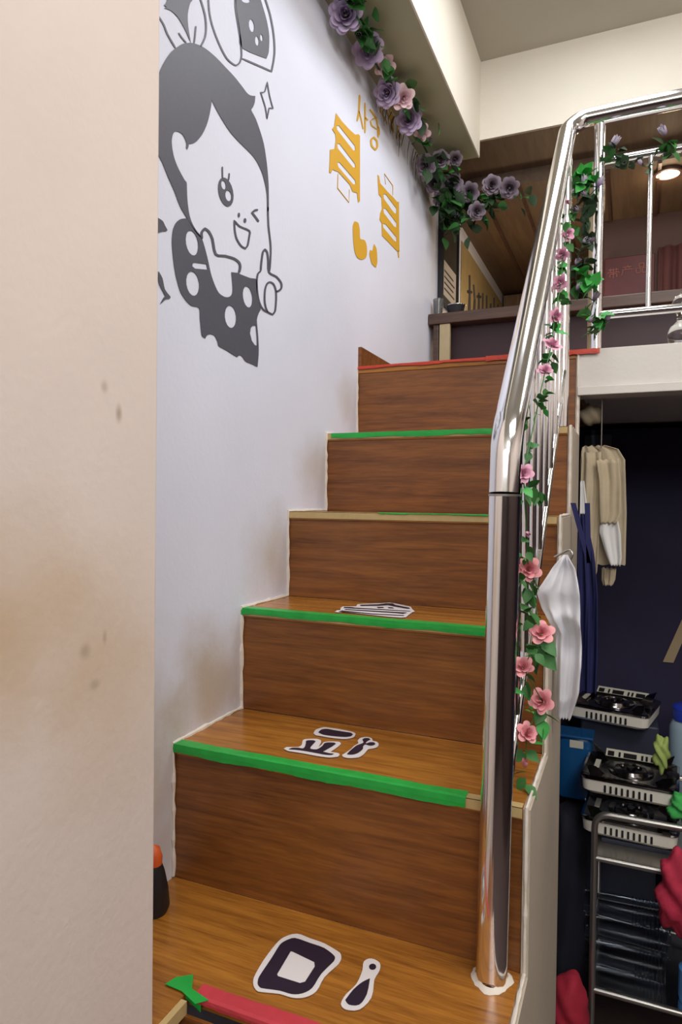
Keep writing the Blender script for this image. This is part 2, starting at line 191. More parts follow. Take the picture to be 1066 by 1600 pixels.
MURAL_GIRL={"hair":[["P",[[1216,12490],[1238,12624],[1280,12768],[1323,12893],[1369,13008],[1423,13127],[1469,13223],[1506,13299],[1547,13377],[1592,13457],[1644,13542],[1702,13629],[1755,13703],[1808,13767],[1866,13831],[1923,13891],[1978,13948],[2035,14005],[2097,14059],[2173,14114],[2263,14173],[2354,14225],[2445,14268],[2537,14305],[2623,14335],[2700,14357],[2774,14373],[2847,14385],[2927,14396],[3018,14406],[3108,14413],[3196,14416],[3288,14417],[3380,14418],[3483,14420],[3594,14422],[3696,14421],[3789,14416],[3881,14406],[3960,14398],[4034,14388],[4109,14376],[4164,14371],[4205,14372],[4251,14379],[4303,14394],[4376,14426],[4455,14467],[4493,14488],[4493,14466],[4490,14416],[4481,14364],[4461,14313],[4435,14260],[4412,14218],[4384,14182],[4352,14146],[4343,14120],[4383,14099],[4456,14072],[4523,14040],[4582,13996],[4647,13938],[4709,13878],[4765,13820],[4817,13759],[4862,13693],[4902,13614],[4937,13525],[4966,13442],[4991,13366],[5013,13288],[5032,13208],[5052,13114],[5071,13003],[5085,12889],[5094,12711],[5101,12495],[5103,12390],[5085,12383],[5052,12369],[5034,12362],[5032,12433],[5025,12580],[5012,12706],[4987,12787],[4953,12863],[4915,12929],[4875,12988],[4829,13043],[4776,13092],[4713,13136],[4642,13175],[4575,13204],[4508,13224],[4435,13238],[4359,13248],[4279,13254],[4197,13256],[4115,13258],[4029,13260],[3936,13263],[3846,13268],[3758,13274],[3669,13282],[3587,13295],[3504,13316],[3417,13343],[3336,13371],[3256,13402],[3180,13434],[3123,13460],[3077,13485],[3033,13510],[3004,13529],[2982,13543],[2960,13559],[2951,13566],[2946,13535],[2933,13468],[2919,13401],[2903,13341],[2885,13275],[2864,13209],[2841,13142],[2814,13074],[2782,13004],[2741,12927],[2693,12846],[2645,12774],[2591,12704],[2532,12634],[2484,12582],[2439,12543],[2390,12506],[2351,12480],[2315,12460],[2279,12443],[2262,12436],[2261,12425],[2258,12400],[2253,12375],[2242,12351],[2229,12326],[2222,12314],[2215,12316],[2200,12321],[2191,12330],[2194,12350],[2200,12380],[2200,12406],[2187,12430],[2165,12456],[2143,12477],[2121,12492],[2095,12503],[2066,12509],[2030,12508],[1990,12500],[1956,12490],[1925,12478],[1895,12461],[1868,12440],[1844,12414],[1824,12385],[1810,12357],[1799,12323],[1791,12281],[1787,12240],[1790,12201],[1797,12157],[1808,12115],[1823,12074],[1841,12030],[1863,11991],[1889,11956],[1918,11923],[1948,11894],[1981,11866],[2016,11841],[2050,11817],[2087,11793],[2125,11770],[2152,11755],[2173,11749],[2195,11744],[2209,11733],[2214,11697],[2218,11638],[2222,11580],[2227,11522],[2234,11455],[2245,11390],[2260,11325],[2278,11260],[2300,11205],[2327,11161],[2360,11120],[2397,11085],[2440,11055],[2489,11029],[2533,11009],[2582,10993],[2635,10981],[2659,10975],[2648,10965],[2627,10947],[2616,10937],[2586,10945],[2522,10965],[2462,10986],[2420,11007],[2382,11029],[2344,11053],[2303,11079],[2257,11110],[2212,11140],[2156,11172],[2090,11211],[2032,11254],[1982,11308],[1932,11373],[1880,11435],[1816,11499],[1744,11566],[1684,11624],[1637,11675],[1592,11727],[1550,11771],[1507,11805],[1462,11836],[1425,11873],[1382,11936],[1329,12028],[1287,12124],[1253,12234],[1225,12362]]]],"dress":[["P",[[2186,11108],[2144,11091],[2087,11065],[2034,11034],[1989,10998],[1946,10958],[1911,10916],[1882,10870],[1857,10818],[1839,10768],[1828,10708],[1820,10635],[1817,10563],[1822,10496],[1832,10428],[1844,10361],[1858,10287],[1876,10208],[1896,10135],[1919,10068],[1945,10003],[1973,9945],[2003,9889],[2037,9835],[2075,9790],[2123,9752],[2179,9719],[2231,9694],[2278,9675],[2330,9660],[2389,9652],[2464,9662],[2545,9679],[2606,9675],[2630,9630],[2633,9564],[2636,9498],[2654,9402],[2677,9279],[2696,9205],[2731,9186],[2782,9177],[2809,9175],[2817,9188],[2837,9217],[2865,9244],[2899,9264],[2938,9282],[2980,9293],[3024,9299],[3070,9298],[3109,9290],[3144,9267],[3179,9234],[3206,9204],[3218,9177],[3226,9149],[3250,9129],[3318,9119],[3423,9112],[3528,9103],[3653,9085],[3796,9064],[3885,9053],[3919,9066],[3951,9090],[3984,9109],[4021,9114],[4056,9111],[4086,9104],[4120,9084],[4167,9054],[4225,9031],[4301,9024],[4389,9024],[4472,9023],[4561,9018],[4650,9012],[4691,9009],[4700,9065],[4718,9181],[4730,9279],[4733,9342],[4731,9404],[4727,9466],[4718,9540],[4706,9630],[4692,9720],[4672,9810],[4651,9900],[4643,9969],[4663,10030],[4699,10094],[4729,10140],[4756,10172],[4788,10205],[4801,10234],[4779,10268],[4738,10311],[4702,10357],[4680,10408],[4661,10467],[4647,10528],[4646,10617],[4648,10724],[4628,10793],[4562,10797],[4464,10771],[4369,10747],[4239,10732],[4080,10715],[3990,10706],[3968,10707],[3947,10710],[3923,10710],[3843,10691],[3723,10661],[3662,10645],[3670,10611],[3685,10536],[3698,10465],[3707,10404],[3715,10343],[3713,10295],[3702,10255],[3678,10214],[3638,10176],[3580,10143],[3514,10119],[3450,10105],[3379,10102],[3300,10107],[3234,10123],[3181,10154],[3129,10199],[3083,10246],[3040,10295],[2999,10351],[2963,10408],[2932,10474],[2902,10545],[2874,10610],[2845,10669],[2814,10726],[2786,10777],[2755,10827],[2723,10876],[2699,10909],[2682,10927],[2662,10944],[2638,10958],[2595,10971],[2535,10987],[2478,11005],[2428,11025],[2381,11047],[2344,11065],[2315,11083],[2287,11102],[2264,11113],[2242,11117],[2215,11115]],[[2559,10836],[2572,10753],[2556,10671],[2512,10601],[2448,10556],[2375,10541],[2303,10558],[2244,10605],[2205,10673],[2193,10754],[2209,10834],[2250,10903],[2312,10949],[2385,10966],[2457,10951],[2519,10906]],[[2603,10125],[2610,10041],[2585,9960],[2534,9892],[2465,9850],[2388,9838],[2315,9859],[2258,9909],[2224,9980],[2218,10061],[2241,10140],[2289,10207],[2357,10251],[2433,10265],[2507,10246],[2567,10197]],[[2406,10408],[2470,10442],[2818,10530],[2865,10437],[2471,10334],[2391,10349]],[[3851,9844],[3850,9758],[3818,9676],[3759,9611],[3683,9572],[3603,9566],[3529,9592],[3474,9646],[3444,9721],[3445,9804],[3476,9884],[3532,9949],[3606,9989],[3687,9998],[3762,9974],[3820,9920]],[[4452,10404],[4462,10323],[4443,10244],[4398,10180],[4333,10141],[4260,10133],[4189,10156],[4131,10207],[4094,10277],[4084,10357],[4103,10434],[4146,10498],[4209,10537],[4282,10548],[4354,10526],[4414,10476]],[[4479,9810],[4602,9847],[4650,9635],[4661,9440],[4573,9432],[4449,9498],[4375,9628],[4402,9744]]]],"hand_outline":[["S",[[2702,10937],[2712,10966],[2703,11012],[2705,11051],[2730,11085],[2772,11126],[2773,11132],[2774,11127],[2825,11126],[2865,11119],[2900,11099],[2942,11065],[2975,11029],[3001,10957],[3034,10856],[3091,10786],[3199,10788],[3321,10825],[3431,10858],[3540,10879],[3652,10899],[3737,10910],[3802,10912],[3862,10906],[3904,10896],[3926,10878],[3936,10852],[3938,10823],[3925,10779],[3902,10730],[3907,10709]],[[2663,10920],[2640,10936],[2631,10985],[2635,11036],[2672,11089],[2720,11136],[2765,11171],[2815,11177],[2871,11176],[2924,11167],[2966,11143],[3011,11107],[3049,11065],[3076,10990],[3108,10891],[3153,10832],[3218,10836],[3324,10870],[3443,10906],[3561,10929],[3677,10950],[3772,10963],[3849,10965],[3920,10959],[3975,10945],[4008,10919],[4023,10885],[4025,10846],[4010,10795],[3984,10742],[3952,10715]]],["S",[[4807,11024],[4828,11064],[4837,11144],[4850,11224],[4867,11305],[4888,11392],[4905,11446],[4929,11478],[4967,11514],[4958,11515],[4950,11508],[4988,11498],[5015,11483],[5030,11449],[5048,11391],[5062,11333],[5064,11257],[5066,11161],[5102,11090],[5205,11074],[5334,11087],[5440,11092],[5525,11076],[5602,11052],[5651,11026],[5668,10996],[5667,10957],[5653,10924],[5623,10895],[5574,10862],[5535,10840],[5503,10826],[5464,10813],[5446,10799]],[[4766,11012],[4753,11043],[4763,11123],[4776,11204],[4793,11285],[4814,11373],[4833,11432],[4866,11477],[4908,11518],[4958,11553],[5008,11552],[5052,11540],[5088,11520],[5106,11480],[5124,11421],[5139,11360],[5141,11282],[5143,11189],[5171,11129],[5247,11119],[5368,11132],[5489,11138],[5586,11121],[5670,11094],[5728,11064],[5751,11025],[5750,10977],[5730,10930],[5683,10884],[5621,10844],[5570,10814],[5519,10792],[5470,10776],[5447,10778]]],["S",[[4776,11022],[4740,11008],[4684,10967],[4639,10922],[4619,10870],[4603,10802],[4596,10736],[4600,10667],[4613,10590],[4629,10521],[4649,10461],[4675,10404],[4708,10353],[4751,10309],[4805,10269],[4867,10240],[4945,10229],[5032,10229],[5108,10231],[5187,10232],[5268,10234],[5327,10240],[5372,10271],[5421,10316],[5458,10364],[5476,10430],[5493,10526],[5503,10616],[5503,10695],[5496,10771],[5482,10829],[5456,10872],[5418,10909],[5376,10934],[5324,10945],[5259,10945],[5187,10931],[5118,10902],[5061,10865],[5019,10826],[4987,10780],[4959,10725],[4941,10671],[4932,10606],[4928,10524],[4929,10457],[4940,10405],[4958,10355],[4980,10315],[5014,10278],[5056,10245],[5090,10237]],[[4797,11013],[4780,10994],[4731,10959],[4700,10928],[4684,10884],[4668,10818],[4661,10755],[4666,10688],[4678,10612],[4695,10544],[4714,10485],[4739,10429],[4771,10381],[4812,10339],[4863,10301],[4917,10276],[4982,10267],[5063,10268],[5138,10270],[5217,10271],[5298,10273],[5314,10271],[5315,10278],[5359,10318],[5388,10355],[5404,10415],[5421,10509],[5430,10597],[5430,10674],[5423,10748],[5410,10803],[5387,10841],[5352,10876],[5318,10897],[5280,10905],[5233,10905],[5188,10897],[5148,10880],[5109,10854],[5079,10826],[5052,10788],[5026,10736],[5009,10687],[5000,10623],[4996,10543],[4998,10477],[5008,10427],[5026,10380],[5046,10342],[5078,10308],[5119,10276],[5124,10255]]]],"face_outline":[["S",[[5044,12454],[5030,12413],[5034,12337],[5040,12262],[5046,12194],[5055,12118],[5067,12043],[5093,11950],[5127,11838],[5151,11745],[5163,11673],[5171,11600],[5172,11524],[5160,11387],[5142,11214],[5148,11133]],[[5082,12469],[5099,12441],[5103,12365],[5109,12290],[5116,12222],[5124,12146],[5137,12072],[5162,11980],[5196,11867],[5222,11773],[5234,11700],[5241,11625],[5242,11547],[5231,11409],[5212,11234],[5187,11144]]]],"open_eye":[["P",[[3688,12229],[3711,12151],[3708,12067],[3677,11987],[3624,11918],[3553,11867],[3472,11839],[3390,11836],[3313,11859],[3249,11904],[3205,11967],[3184,12043],[3187,12123],[3215,12201],[3266,12269],[3334,12321],[3413,12351],[3496,12357],[3575,12337],[3641,12293]],[[3439,12235],[3443,12192],[3425,12149],[3390,12119],[3347,12108],[3307,12121],[3283,12152],[3279,12194],[3297,12237],[3332,12267],[3375,12278],[3414,12267]],[[3637,12114],[3637,12060],[3609,12006],[3560,11968],[3503,11954],[3454,11970],[3426,12009],[3426,12063],[3454,12116],[3502,12154],[3559,12168],[3608,12153]]],["S",[[3307,12514],[3297,12494],[3298,12460],[3299,12426],[3301,12380],[3305,12323],[3316,12299]],[[3330,12525],[3340,12514],[3340,12479],[3341,12445],[3344,12399],[3347,12342],[3340,12310]]],["S",[[3543,12496],[3533,12480],[3531,12454],[3528,12428],[3522,12396],[3515,12360],[3521,12346]],[[3567,12506],[3577,12498],[3575,12472],[3572,12445],[3566,12412],[3558,12375],[3545,12354]]]],"winking_eye":[["S",[[4653,12248],[4631,12250],[4581,12229],[4526,12201],[4471,12161],[4416,12115],[4377,12072],[4413,12057],[4473,12043],[4529,12029],[4579,12012],[4630,11993],[4667,11996]],[[4650,12225],[4630,12209],[4590,12193],[4560,12178],[4519,12147],[4467,12104],[4455,12104],[4473,12106],[4534,12092],[4592,12077],[4645,12060],[4696,12041],[4704,12022]]]],"nose":[["P",[[3957,11861],[3954,11842],[3946,11824],[3933,11809],[3918,11800],[3903,11797],[3890,11802],[3881,11813],[3877,11830],[3880,11848],[3888,11866],[3901,11881],[3916,11891],[3932,11893],[3945,11888],[3953,11877]]],["P",[[4195,11846],[4192,11827],[4182,11808],[4166,11792],[4148,11782],[4130,11778],[4114,11782],[4104,11793],[4100,11810],[4103,11829],[4113,11848],[4128,11863],[4147,11874],[4165,11878],[4181,11874],[4191,11863]]]],"mouth":[["S",[[3772,11671],[3763,11648],[3836,11627],[3924,11616],[4048,11632],[4199,11659],[4295,11667],[4311,11645],[4298,11600],[4281,11549],[4267,11489],[4247,11419],[4230,11371],[4204,11337],[4166,11300],[4166,11294],[4152,11295],[4088,11289],[4035,11291],[3986,11307],[3924,11335],[3873,11369],[3841,11411],[3817,11461],[3800,11514],[3790,11583],[3785,11655],[3772,11671]],[[3738,11683],[3809,11684],[3879,11665],[3957,11655],[4071,11670],[4224,11697],[4339,11706],[4373,11671],[4360,11617],[4343,11566],[4329,11506],[4309,11434],[4289,11381],[4255,11337],[4214,11296],[4176,11266],[4126,11257],[4057,11251],[3993,11253],[3937,11271],[3872,11301],[3819,11338],[3784,11382],[3760,11434],[3742,11489],[3731,11559],[3727,11632],[3738,11683]]]],"star_fragment":[["P",[[1414,10829],[1445,10831],[1509,10831],[1561,10828],[1586,10815],[1605,10796],[1623,10777],[1651,10755],[1681,10731],[1695,10720],[1686,10714],[1667,10700],[1648,10688],[1624,10679],[1593,10669],[1563,10657],[1513,10627],[1448,10587],[1417,10567],[1416,10635],[1414,10761]]],["P",[[1469,9969],[1490,9955],[1535,9921],[1572,9883],[1592,9834],[1610,9773],[1635,9723],[1684,9689],[1745,9661],[1780,9645],[1784,9633],[1779,9618],[1766,9605],[1738,9594],[1698,9582],[1661,9566],[1629,9542],[1599,9513],[1577,9492],[1555,9476],[1532,9460],[1521,9453],[1537,9478],[1570,9526],[1595,9563],[1613,9581],[1634,9598],[1641,9615],[1625,9635],[1595,9661],[1565,9688],[1533,9717],[1497,9752],[1471,9793],[1464,9858],[1466,9933]]]],"hair_bow":[["P",[[1639,14606],[1640,14581],[1642,14530],[1641,14489],[1632,14461],[1617,14430],[1604,14405],[1587,14381],[1567,14356],[1558,14345],[1575,14349],[1606,14356],[1623,14360],[1609,14345],[1582,14319],[1568,14305],[1602,14322],[1676,14357],[1747,14383],[1809,14393],[1879,14397],[1942,14392],[2006,14373],[2078,14343],[2145,14310],[2211,14265],[2274,14216],[2302,14192],[2284,14238],[2248,14333],[2221,14420],[2208,14486],[2201,14555],[2202,14624],[2219,14705],[2245,14792],[2267,14853],[2289,14891],[2319,14933],[2344,14973],[2368,15032],[2394,15101],[2406,15134],[2198,14991],[1829,14737]]],["S",[[1324,14098],[1364,14077],[1460,14047],[1536,14018],[1572,13989],[1603,13954],[1640,13923],[1715,13887],[1811,13846],[1866,13834]],[[1340,14116],[1394,14109],[1490,14079],[1568,14050],[1607,14020],[1638,13985],[1673,13955],[1748,13919],[1844,13879],[1884,13852]]],["S",[[1947,14144],[1956,14131],[1992,14119],[2032,14109],[2080,14105],[2134,14103],[2166,14110]],[[1963,14160],[1985,14161],[2021,14149],[2059,14140],[2107,14136],[2160,14134],[2180,14127]]],["S",[[2434,14573],[2421,14539],[2413,14477],[2405,14414],[2394,14345],[2381,14269],[2385,14239]],[[2457,14587],[2463,14565],[2456,14502],[2447,14439],[2436,14368],[2423,14292],[2408,14251]]],["S",[[2515,15208],[2515,15182],[2537,15146],[2561,15110],[2597,15067],[2649,15005],[2690,14943],[2712,14882],[2726,14815],[2731,14748],[2728,14682],[2717,14610],[2696,14538],[2650,14444],[2592,14345],[2573,14302]],[[2541,15229],[2562,15221],[2584,15185],[2608,15150],[2644,15107],[2697,15044],[2738,14981],[2761,14918],[2776,14849],[2781,14781],[2778,14712],[2767,14637],[2744,14559],[2695,14460],[2635,14357],[2596,14308]]]],"ear":[["S",[[2801,15471],[2792,15428],[2794,15351],[2800,15276],[2808,15205],[2821,15122],[2843,15045],[2874,14979],[2914,14917],[2962,14860],[3023,14803],[3097,14744],[3172,14695],[3251,14651],[3338,14613],[3420,14592],[3516,14594],[3627,14613],[3717,14638],[3791,14681],[3857,14740],[3908,14798],[3945,14861],[3974,14931],[3989,14995],[3988,15063],[3976,15145],[3958,15224],[3934,15304],[3901,15394],[3867,15482],[3830,15570],[3791,15656],[3765,15726],[3753,15786],[3746,15851],[3742,15917],[3739,15999],[3739,16083],[3727,16113]],[[2826,15488],[2837,15460],[2839,15383],[2844,15308],[2853,15237],[2866,15155],[2888,15079],[2919,15013],[2959,14952],[3005,14896],[3066,14839],[3140,14781],[3215,14732],[3294,14690],[3380,14652],[3459,14632],[3550,14635],[3656,14652],[3733,14673],[3777,14700],[3825,14743],[3864,14788],[3895,14841],[3922,14906],[3936,14964],[3935,15029],[3923,15110],[3906,15188],[3882,15267],[3850,15356],[3816,15444],[3779,15532],[3741,15618],[3714,15689],[3701,15750],[3695,15816],[3691,15882],[3688,15964],[3687,16048],[3699,16094]]],["S",[[4747,16781],[4753,16749],[4800,16706],[4847,16662],[4904,16618],[4977,16560],[5041,16494],[5098,16410],[5157,16301],[5203,16185],[5234,16062],[5251,15930],[5250,15798],[5213,15625],[5156,15442],[5135,15370],[5106,15372],[4956,15318],[4808,15264],[4537,15163],[4173,15027],[3990,14951]],[[4782,16811],[4817,16803],[4864,16759],[4911,16716],[4968,16672],[5042,16614],[5108,16546],[5166,16461],[5226,16351],[5273,16233],[5304,16109],[5322,15975],[5321,15838],[5283,15661],[5224,15475],[5186,15376],[5077,15325],[4928,15271],[4781,15218],[4512,15118],[4149,14984],[3977,14927]]]],"ear_patch":[["P",[[3714,16070],[3713,16037],[3712,15967],[3717,15899],[3729,15831],[3749,15745],[3773,15661],[3803,15572],[3842,15472],[3876,15380],[3880,15278],[3884,15175],[3960,15136],[4266,15237],[4708,15416],[4940,15515],[4961,15551],[5001,15628],[5029,15700],[5042,15791],[5051,15925],[5045,16049],[5015,16148],[4970,16237],[4925,16309],[4873,16371],[4815,16427],[4771,16468],[4741,16497],[4711,16526],[4680,16554],[4657,16603],[4627,16655],[4546,16645],[4270,16463],[3896,16200]],[[4430,15874],[4435,15811],[4411,15744],[4364,15693],[4308,15670],[4256,15683],[4224,15726],[4218,15789],[4242,15855],[4288,15907],[4345,15930],[4397,15918]],[[4623,15683],[4621,15632],[4599,15581],[4562,15544],[4521,15529],[4485,15542],[4466,15578],[4467,15628],[4488,15679],[4525,15717],[4567,15731],[4603,15719]],[[4782,15849],[4782,15811],[4765,15773],[4738,15744],[4707,15734],[4680,15743],[4666,15770],[4666,15807],[4682,15845],[4710,15874],[4741,15885],[4767,15876]],[[4259,16243],[4230,16200],[4165,16143],[4082,16089],[4005,16050],[3953,16038],[3940,16055],[3968,16097],[4032,16152],[4113,16207],[4192,16247],[4245,16260]]]],"sparkle":[["S",[[4991,15045],[4979,15001],[5011,14918],[5047,14840],[5089,14776],[5136,14715],[5167,14677],[5189,14655],[5213,14633],[5231,14640],[5204,14629],[5121,14589],[5055,14550],[5030,14474],[4988,14343],[4973,14283],[5000,14334],[4975,14416],[4945,14488],[4909,14535],[4865,14578],[4828,14613],[4791,14650],[4754,14687],[4736,14695],[4749,14693],[4827,14734],[4898,14791],[4942,14882],[4988,15003],[4991,15045]],[[4985,15064],[5024,15030],[5056,14947],[5092,14869],[5134,14806],[5181,14746],[5212,14708],[5234,14685],[5258,14664],[5261,14638],[5200,14605],[5117,14564],[5095,14560],[5075,14494],[5033,14362],[5003,14281],[4955,14308],[4930,14389],[4901,14459],[4865,14506],[4823,14548],[4786,14583],[4749,14620],[4712,14657],[4695,14681],[4753,14717],[4819,14752],[4860,14782],[4898,14864],[4944,14984],[4985,15064]]]]}
YELLOW_DECAL={"upper_sign":[["P",[[8564,16295],[8960,16284],[9457,16331],[9890,16402],[10138,16536],[10247,16547],[10307,14737],[10172,14648],[10082,14879],[9765,14778],[9545,14880],[8762,14870],[8377,14758],[8304,14633],[8193,14599],[8228,15192],[8513,15344],[8583,15610],[8541,15743],[8348,15769],[8481,15929]],[[8611,15995],[8766,16075],[9900,16093],[9912,15983],[9773,15907],[8653,15908]],[[8663,15556],[8819,15632],[9916,15604],[9936,15514],[9762,15441],[8705,15452]],[[8677,15080],[8833,15153],[9930,15163],[9977,15067],[9776,14987],[8758,14993]]],["S",[[8734,14811],[8713,14423],[9515,14370],[9546,14750]],[[8760,14822],[8756,14449],[9520,14391],[9518,14739]]]],"lower_sign":[["P",[[11721,16111],[11848,16131],[11962,15963],[12627,15989],[13211,16044],[13577,16059],[13761,16135],[13890,14543],[13704,14479],[12181,14455],[12134,14825],[11948,14863],[11995,15064],[12150,15273],[12084,15576],[11836,15582]],[[12242,15753],[12462,15845],[13525,15823],[13532,15650],[13290,15582],[12302,15630]],[[12259,15316],[12479,15404],[13543,15362],[13549,15208],[13307,15156],[12319,15192]],[[12221,14840],[12497,14926],[13562,14900],[13568,14746],[13325,14706],[12281,14733]]],["S",[[13733,14528],[13714,14492],[13726,14437],[13739,14391],[13754,14355],[13772,14321],[13805,14315]],[[13794,14550],[13825,14532],[13838,14477],[13850,14431],[13865,14397],[13883,14362],[13866,14338]]],["S",[[12466,16145],[12324,16407],[13110,16382],[13133,16088]],[[12436,16131],[12333,16429],[13164,16412],[13165,16102]]]],"quotation_mark":[["P",[[9921,14024],[9978,14042],[10095,14072],[10190,14084],[10242,14059],[10284,14013],[10313,13961],[10324,13879],[10329,13772],[10359,13707],[10456,13718],[10597,13761],[10715,13783],[10793,13760],[10856,13713],[10894,13656],[10909,13570],[10905,13459],[10874,13371],[10798,13303],[10679,13234],[10545,13174],[10410,13132],[10280,13106],[10176,13102],[10088,13125],[10006,13171],[9947,13225],[9907,13305],[9874,13413],[9848,13523],[9827,13639],[9813,13758],[9812,13840],[9844,13911],[9894,13988]]],["P",[[11486,13952],[11539,13942],[11643,13914],[11718,13871],[11750,13764],[11776,13604],[11784,13495],[11757,13426],[11710,13352],[11685,13318],[11607,13310],[11448,13299],[11324,13309],[11242,13368],[11161,13457],[11115,13522],[11120,13574],[11145,13633],[11161,13661],[11212,13669],[11309,13686],[11362,13695],[11394,13761],[11453,13885]]]],"small_lettering":[["S",[[10158,17639],[10128,17583],[10124,17493],[10119,17401],[10114,17323],[10106,17241],[10091,17155],[10051,17030],[10001,16890],[10003,16836]],[[10227,17677],[10254,17651],[10250,17560],[10245,17468],[10239,17389],[10232,17305],[10216,17216],[10175,17088],[10124,16946],[10071,16866]]],["S",[[10127,17169],[10140,17136],[10210,17092],[10274,17043],[10339,16969],[10413,16876],[10470,16843]],[[10179,17202],[10234,17197],[10305,17152],[10371,17103],[10438,17027],[10512,16934],[10525,16875]]],["S",[[10573,17647],[10555,17561],[10569,17402],[10580,17241],[10584,17066],[10585,16880],[10611,16807]],[[10635,17681],[10667,17622],[10681,17462],[10692,17300],[10697,17124],[10698,16937],[10673,16837]]],["S",[[10612,17232],[10612,17217],[10655,17225],[10699,17234],[10745,17244],[10793,17255],[10834,17278]],[[10661,17276],[10700,17298],[10742,17307],[10785,17315],[10830,17325],[10877,17336],[10880,17322]]],["S",[[10965,17661],[10989,17648],[11086,17658],[11178,17664],[11277,17661],[11388,17655],[11466,17670]],[[11018,17705],[11085,17728],[11186,17739],[11283,17746],[11387,17743],[11500,17737],[11528,17715]]],["S",[[11487,17698],[11250,17556],[11063,17398]],[[11507,17687],[11302,17549],[11099,17399]]],["S",[[11028,17361],[11114,17262],[11569,17391]],[[11095,17402],[11215,17341],[11611,17433]]],["S",[[11463,17718],[11474,17673],[11549,17604],[11608,17526],[11636,17409],[11654,17266],[11689,17211]],[[11528,17758],[11592,17744],[11669,17675],[11730,17594],[11760,17473],[11779,17329],[11757,17245]]],["S",[[11653,17510],[11667,17503],[11720,17511],[11751,17509],[11763,17456],[11774,17371],[11799,17338]],[[11687,17540],[11732,17559],[11795,17568],[11843,17562],[11857,17505],[11868,17419],[11851,17364]]],["S",[[11353,17025],[11367,17021],[11476,17033],[11551,17027],[11573,16984],[11574,16918],[11565,16870],[11534,16832],[11480,16780],[11520,16797],[11491,16795],[11363,16772],[11271,16769],[11229,16799],[11207,16851],[11210,16895],[11262,16947],[11357,17020],[11353,17025]],[[11378,17090],[11477,17112],[11598,17125],[11696,17116],[11728,17063],[11729,16991],[11716,16930],[11667,16868],[11601,16805],[11499,16734],[11395,16708],[11255,16684],[11139,16681],[11084,16719],[11059,16777],[11069,16842],[11153,16929],[11266,17018],[11378,17090]]],["S",[[11842,18334],[11882,18078],[12575,18055]],[[11905,18370],[11991,18150],[12633,18096]]],["S",[[12055,18483],[12093,18452],[12230,18422],[12364,18389],[12516,18344],[12686,18291],[12794,18282]],[[12114,18524],[12201,18527],[12339,18497],[12476,18464],[12630,18419],[12802,18366],[12858,18324]]],["S",[[12659,18663],[12667,18604],[12747,18509],[12811,18406],[12846,18262],[12873,18093],[12915,18027]],[[12732,18707],[12801,18684],[12882,18588],[12947,18482],[12984,18336],[13012,18165],[12991,18066]]],["S",[[12960,18637],[12958,18586],[13003,18501],[13039,18412],[13065,18283],[13090,18123],[13125,18056]],[[13017,18669],[13062,18645],[13107,18559],[13144,18469],[13171,18338],[13196,18177],[13183,18086]]],["S",[[13439,18619],[13431,18565],[13467,18473],[13482,18372],[13452,18238],[13402,18084],[13402,18023]],[[13505,18656],[13552,18630],[13588,18537],[13604,18432],[13573,18294],[13521,18138],[13467,18052]]],["S",[[13635,18563],[13650,18533],[13723,18492],[13780,18441],[13809,18357],[13831,18250],[13862,18209]],[[13686,18595],[13744,18590],[13818,18548],[13878,18495],[13909,18408],[13931,18301],[13917,18237]]]]}
